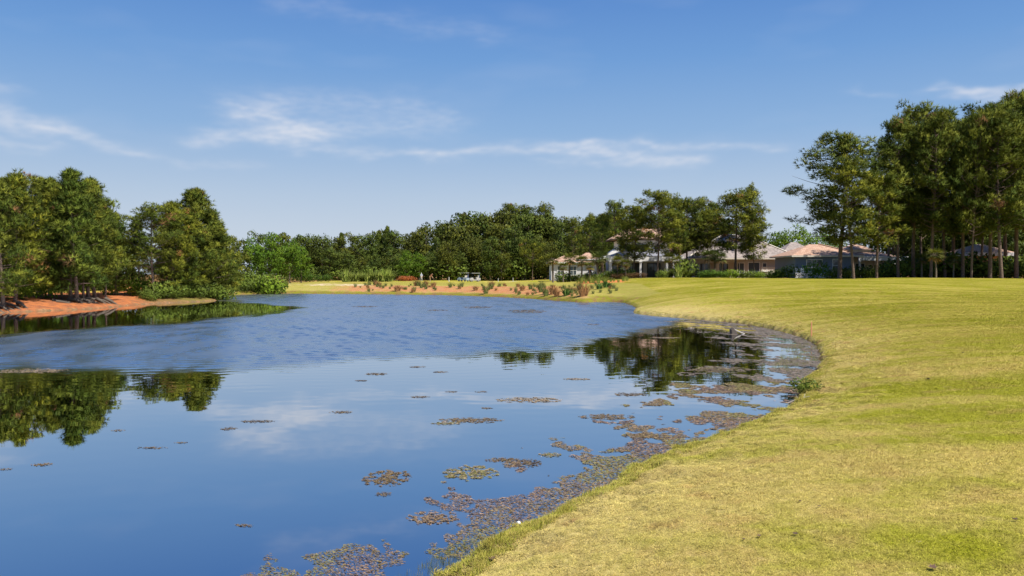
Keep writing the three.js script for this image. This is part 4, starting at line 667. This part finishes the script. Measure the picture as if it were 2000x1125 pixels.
{
  const P = [[755, 935, 96, 34, 0], [748, 967, 30, 9, 5], [920, 925, 112, 32, 4], [845, 1014, 105, 28, 3], [1033, 782, 132, 11, 6], [918, 822, 130, 11, 0], [870, 828, 60, 6, 4], [1185, 815, 110, 12, 0], [1230, 771, 70, 7, 5], [1322, 771, 44, 4, 5], [1127, 741, 52, 4, 6], [735, 731, 45, 5, 5], [704, 744, 26, 3, 5], [820, 776, 36, 4, 5], [880, 766, 28, 3, 5], [665, 806, 44, 5, 5], [445, 838, 28, 6, 5], [500, 824, 70, 5, 5], [295, 876, 60, 4, 5], [352, 866, 28, 3, 5], [78, 909, 40, 6, 0], [475, 1029, 40, 6, 5], [228, 842, 26, 4, 5], [935, 600, 62, 4, 5], [1030, 608, 80, 7, 5], [712, 599, 54, 3, 5], [1160, 634, 24, 3, 5], [60, 725, 150, 9, 6], [985, 900, 75, 9, 0], [1030, 906, 60, 16, 5], [1075, 890, 48, 9, 4], [1265, 852, 96, 11, 0], [1400, 722, 130, 14, 2], [815, 717, 34, 3, 5], [860, 727, 30, 3, 5], [940, 766, 26, 3, 5], [1300, 660, 60, 3, 6], [855, 606, 40, 3, 5], [950, 798, 24, 3, 5], [8, 918, 24, 4, 5]];
  P.forEach(([px, py, wpx, hpx, tone], i) => {
    const D = (EYE * F) / (py - HORIZON), w = ((wpx / F) * D) / 2, dz = (hpx * D * D) / (EYE * F) / 2, x0 = X(px, D), r = mulberry(700 + i), f = new Faces(), s = clamp(D * .0016, .011, .08), n = clamp(Math.round((w * dz * 3.4) / (s * s * .62)), 40, 3600), pal = [WEED[tone], WEED[tone], WEED[(tone + 2) % 7], WEED[0]];
    for (let k = 0; k < n; k++) {
      const a = r() * 6.283, q = Math.sqrt(r()), u = Math.cos(a) * q, v = Math.sin(a) * q; if (fbm(u * 2.3 + i * 3.7, v * 2.3, 4) * 1.25 + .36 - q * .6 < 0) continue;
      weedFlake(f, r, u * w, v * dz, s * (.6 + r()), pal, r() * .5 + .1);
    }
    const m = top('floating_weed_mat', f.geo(), M.weed); m.position.set(x0, 0, -D);
    const near = D < 14 ? 'near the straw bank' : D < 30 ? 'on the calm water' : 'on the rippled water', kind = ['brown', 'olive', 'mauve-brown', 'tan', 'olive-green', 'dark', 'pale tan'][tone];
    tag(m, `${w > .9 ? 'broad' : w > .35 ? 'ragged' : 'small'} ${kind} mat of floating weed ${near}`, 'weed mat', `${w > .9 ? 'broad' : w > .35 ? 'ragged' : 'small'} ${kind} weed mats ${near}`);
  });
  // the weed fringe along the lawn bank: beyond counting
  const f = new Faces(), r = mulberry(801);
  const edgeX = (D) => { let best = 0, e = 9; for (const [x, z] of SHORE) if (x > -4 && Math.abs(-z - D) < e) { e = Math.abs(-z - D); best = x; } return best; };
  const shoreX = []; for (let D = 5; D < 49; D += .1) shoreX.push(edgeX(D));
  for (let k = 0, n = 0; k < 520000 && n < 130000; k++) {
    const D = 5.5 + Math.pow(r(), 1.4) * 42, x = shoreX[Math.floor((D - 5) * 10)] + .5 - r() * (D < 24 ? 6 : 9), d = shoreDist(x, -D); if (d > .03) continue;
    const W = D < 9 ? 1.9 : D < 12 ? 2.3 : D < 18 ? lerp(2.4, 3.2, (D - 12) / 6) : D < 30 ? 3.3 : D < 42 ? 4.2 : 3, t = -d / W; if (t > 1.1) continue;
    const cl = fbm(x * .55 + D * .1, D * .42, 4) * 1.15 + fbm(x * 2.4, D * 1.7, 2, noiseB) * .45; if (cl < t * .85 - .3 || r() < .12) continue;
    const tone = fbm(x * .6 + 30, D * .35, 2, noiseB), pal = D > 20 ? [[.15, .125, .10], [.19, .15, .12], [.13, .12, .05], [.24, .17, .13]] : tone > .15 ? [WEED[4], WEED[1], WEED[0]] : tone < -.2 ? [WEED[2], WEED[5], WEED[3]] : [WEED[0], WEED[3], WEED[5], WEED[1]];
    weedFlake(f, r, x, -D, clamp(D * .0017, .010, .075) * (.5 + r() * 1.2), pal, r() * .6); n++;
  }
  tag(top('weed_fringe', f.geo(), M.weed), 'brown and olive floating weed along the lawn bank', 'weed', null, 'stuff');
}

// ---------------------------------------------------------------- turf blades near the camera and along the edge
{
  const tuftGeo = (seed, n, spread) => { const r = mulberry(seed), f = new Faces(); for (let i = 0; i < n; i++) { const a = r() * 6.283, q = Math.sqrt(r()) * spread, b = [Math.cos(a) * q, -.004, Math.sin(a) * q], h = r() * 6.283, d = norm([Math.cos(h) * .95, .35 + r() * .9, Math.sin(h) * .95]); f.needle(b, d, norm(add([0, 1, 0], d, .3)), .5 + r() * .6, .13, tint([1, 1, 1], r, .3)); } return f.geo(); };
  const mat = new THREE.MeshPhysicalMaterial({ color: rgb(1, 1, 1), vertexColors: true, roughness: 1, specularIntensity: .06, side: THREE.DoubleSide, transmission: .2, thickness: 0 });
  const blades = (name, label, geo, list) => {
    const m = new THREE.InstancedMesh(geo, mat, list.length), o = new THREE.Object3D(), c = new THREE.Color(); m.name = name; m.castShadow = m.receiveShadow = true;
    list.forEach(([x, y, z, s, h, col, a], i) => { o.position.set(x, y, z); o.rotation.set(0, a, 0); o.scale.set(s, h, s); o.updateMatrix(); m.setMatrixAt(i, o.matrix); m.setColorAt(i, c.setRGB(...col)); });
    scene.add(m); tag(m, label, 'grass', null, 'stuff');
  };
  const r = mulberry(1001), turf = [], edge = [];
  for (const [d0, d1, n, s] of [[2.6, 8, 34000, .028], [8, 14, 40000, .034], [14, 26, 46000, .05], [26, 62, 40000, .075]]) for (let k = 0, tries = 0; k < n && tries < n * 4; tries++) {
    const D = Math.sqrt(lerp(d0 * d0, d1 * d1, r())), x = D * lerp(-.1, .7, r()), d = shoreDist(x, -D); if (d < .05 || r() < sstep(D, 24, 62) * 1.05) continue;
    const c = landColor(x, -D, d), v = .62 + r() * .65, w = r(); k++;
    turf.push([x, landHeight(x, -D, d), -D, s * (.8 + r() * .7), s * (.35 + r() * .4), mix3(c, w < .5 ? STRAW : GREEN, .3).map((q) => q * v * 1.2), r() * 6.28]);
  }
  blades('turf', 'short mown grass blades with straw on the near lawn', tuftGeo(1, 13, 1.3), turf);
  for (let k = 0, i = 0; k < 9000 && i < 200000; i++) {
    const p = SHORE[Math.floor(r() * SHORE.length)], D = -p[1] + (r() - .5) * 2; if (D < 5 || D > 56 || p[0] < -4) continue; if (r() > 14 / D) continue;
    const x = p[0] + (r() - .5) * 1.2, d = shoreDist(x, -D); if (d < -.04 || d > .42) continue;
    const q = fbm(x * 1.1, D * 1.1, 3), tall = 1 + 1.3 * sstep(q, .1, .5); k++;
    edge.push([x, Math.max(-.01, landHeight(x, -D, d)), -D, .035 + r() * .03, (.025 + r() * .045) * tall * (1 + D * .012), tint(mix3([.2, .23, .02], STRAW, r() * .9), r, .3), r() * 6.28]);
  }
  blades('edge_grass', 'longer green and straw grass fringing the pond edge', tuftGeo(2, 9, 1.0), edge);
  // thatch, twigs and cone scraps on the lawn
  const scraps = [];
  for (let k = 0; k < 900;) { const D = Math.sqrt(lerp(9, 400, r())), x = D * lerp(-.1, .68, r()), d = shoreDist(x, -D); if (d < .4) continue; k++; const s = .006 + r() * r() * .02; scraps.push([x, landHeight(x, -D, d) + .006, -D, s * (1 + D * .05), s * .6, tint(r() < .5 ? [.16, .09, .05] : [.55, .44, .25], r, .4), r() * 6.28]); }
  blades('lawn_debris', 'scattered twigs and dry scraps on the mown lawn', tuftGeo(4, 5, .6), scraps);
  // reeds standing in the bay and at the near corner
  const reeds = [];
  for (let k = 0, i = 0; k < 900 && i < 60000; i++) {
    const near = r() < .25, D = near ? 6.4 + r() * 1.6 : 22 + r() * 9, x = near ? -1.4 + r() * 1.2 : 6.5 + r() * 5, d = shoreDist(x, -D); if (d > .1 || d < (near ? -.35 : -1.3)) continue; if (!near && fbm(x * .9, D * .5, 2) < -.05) continue; k++;
    reeds.push([x, -.02, -D, near ? .03 : .06, (near ? .12 : .16) * (.6 + r() * .8), tint(mix3([.12, .16, .03], [.26, .24, .08], r()), r, .3), r() * 6.28]);
  }
  blades('reeds', 'thin green reeds standing in the shallow pond edge', tuftGeo(3, 6, .7), reeds);
}
renderer.render(scene, camera);
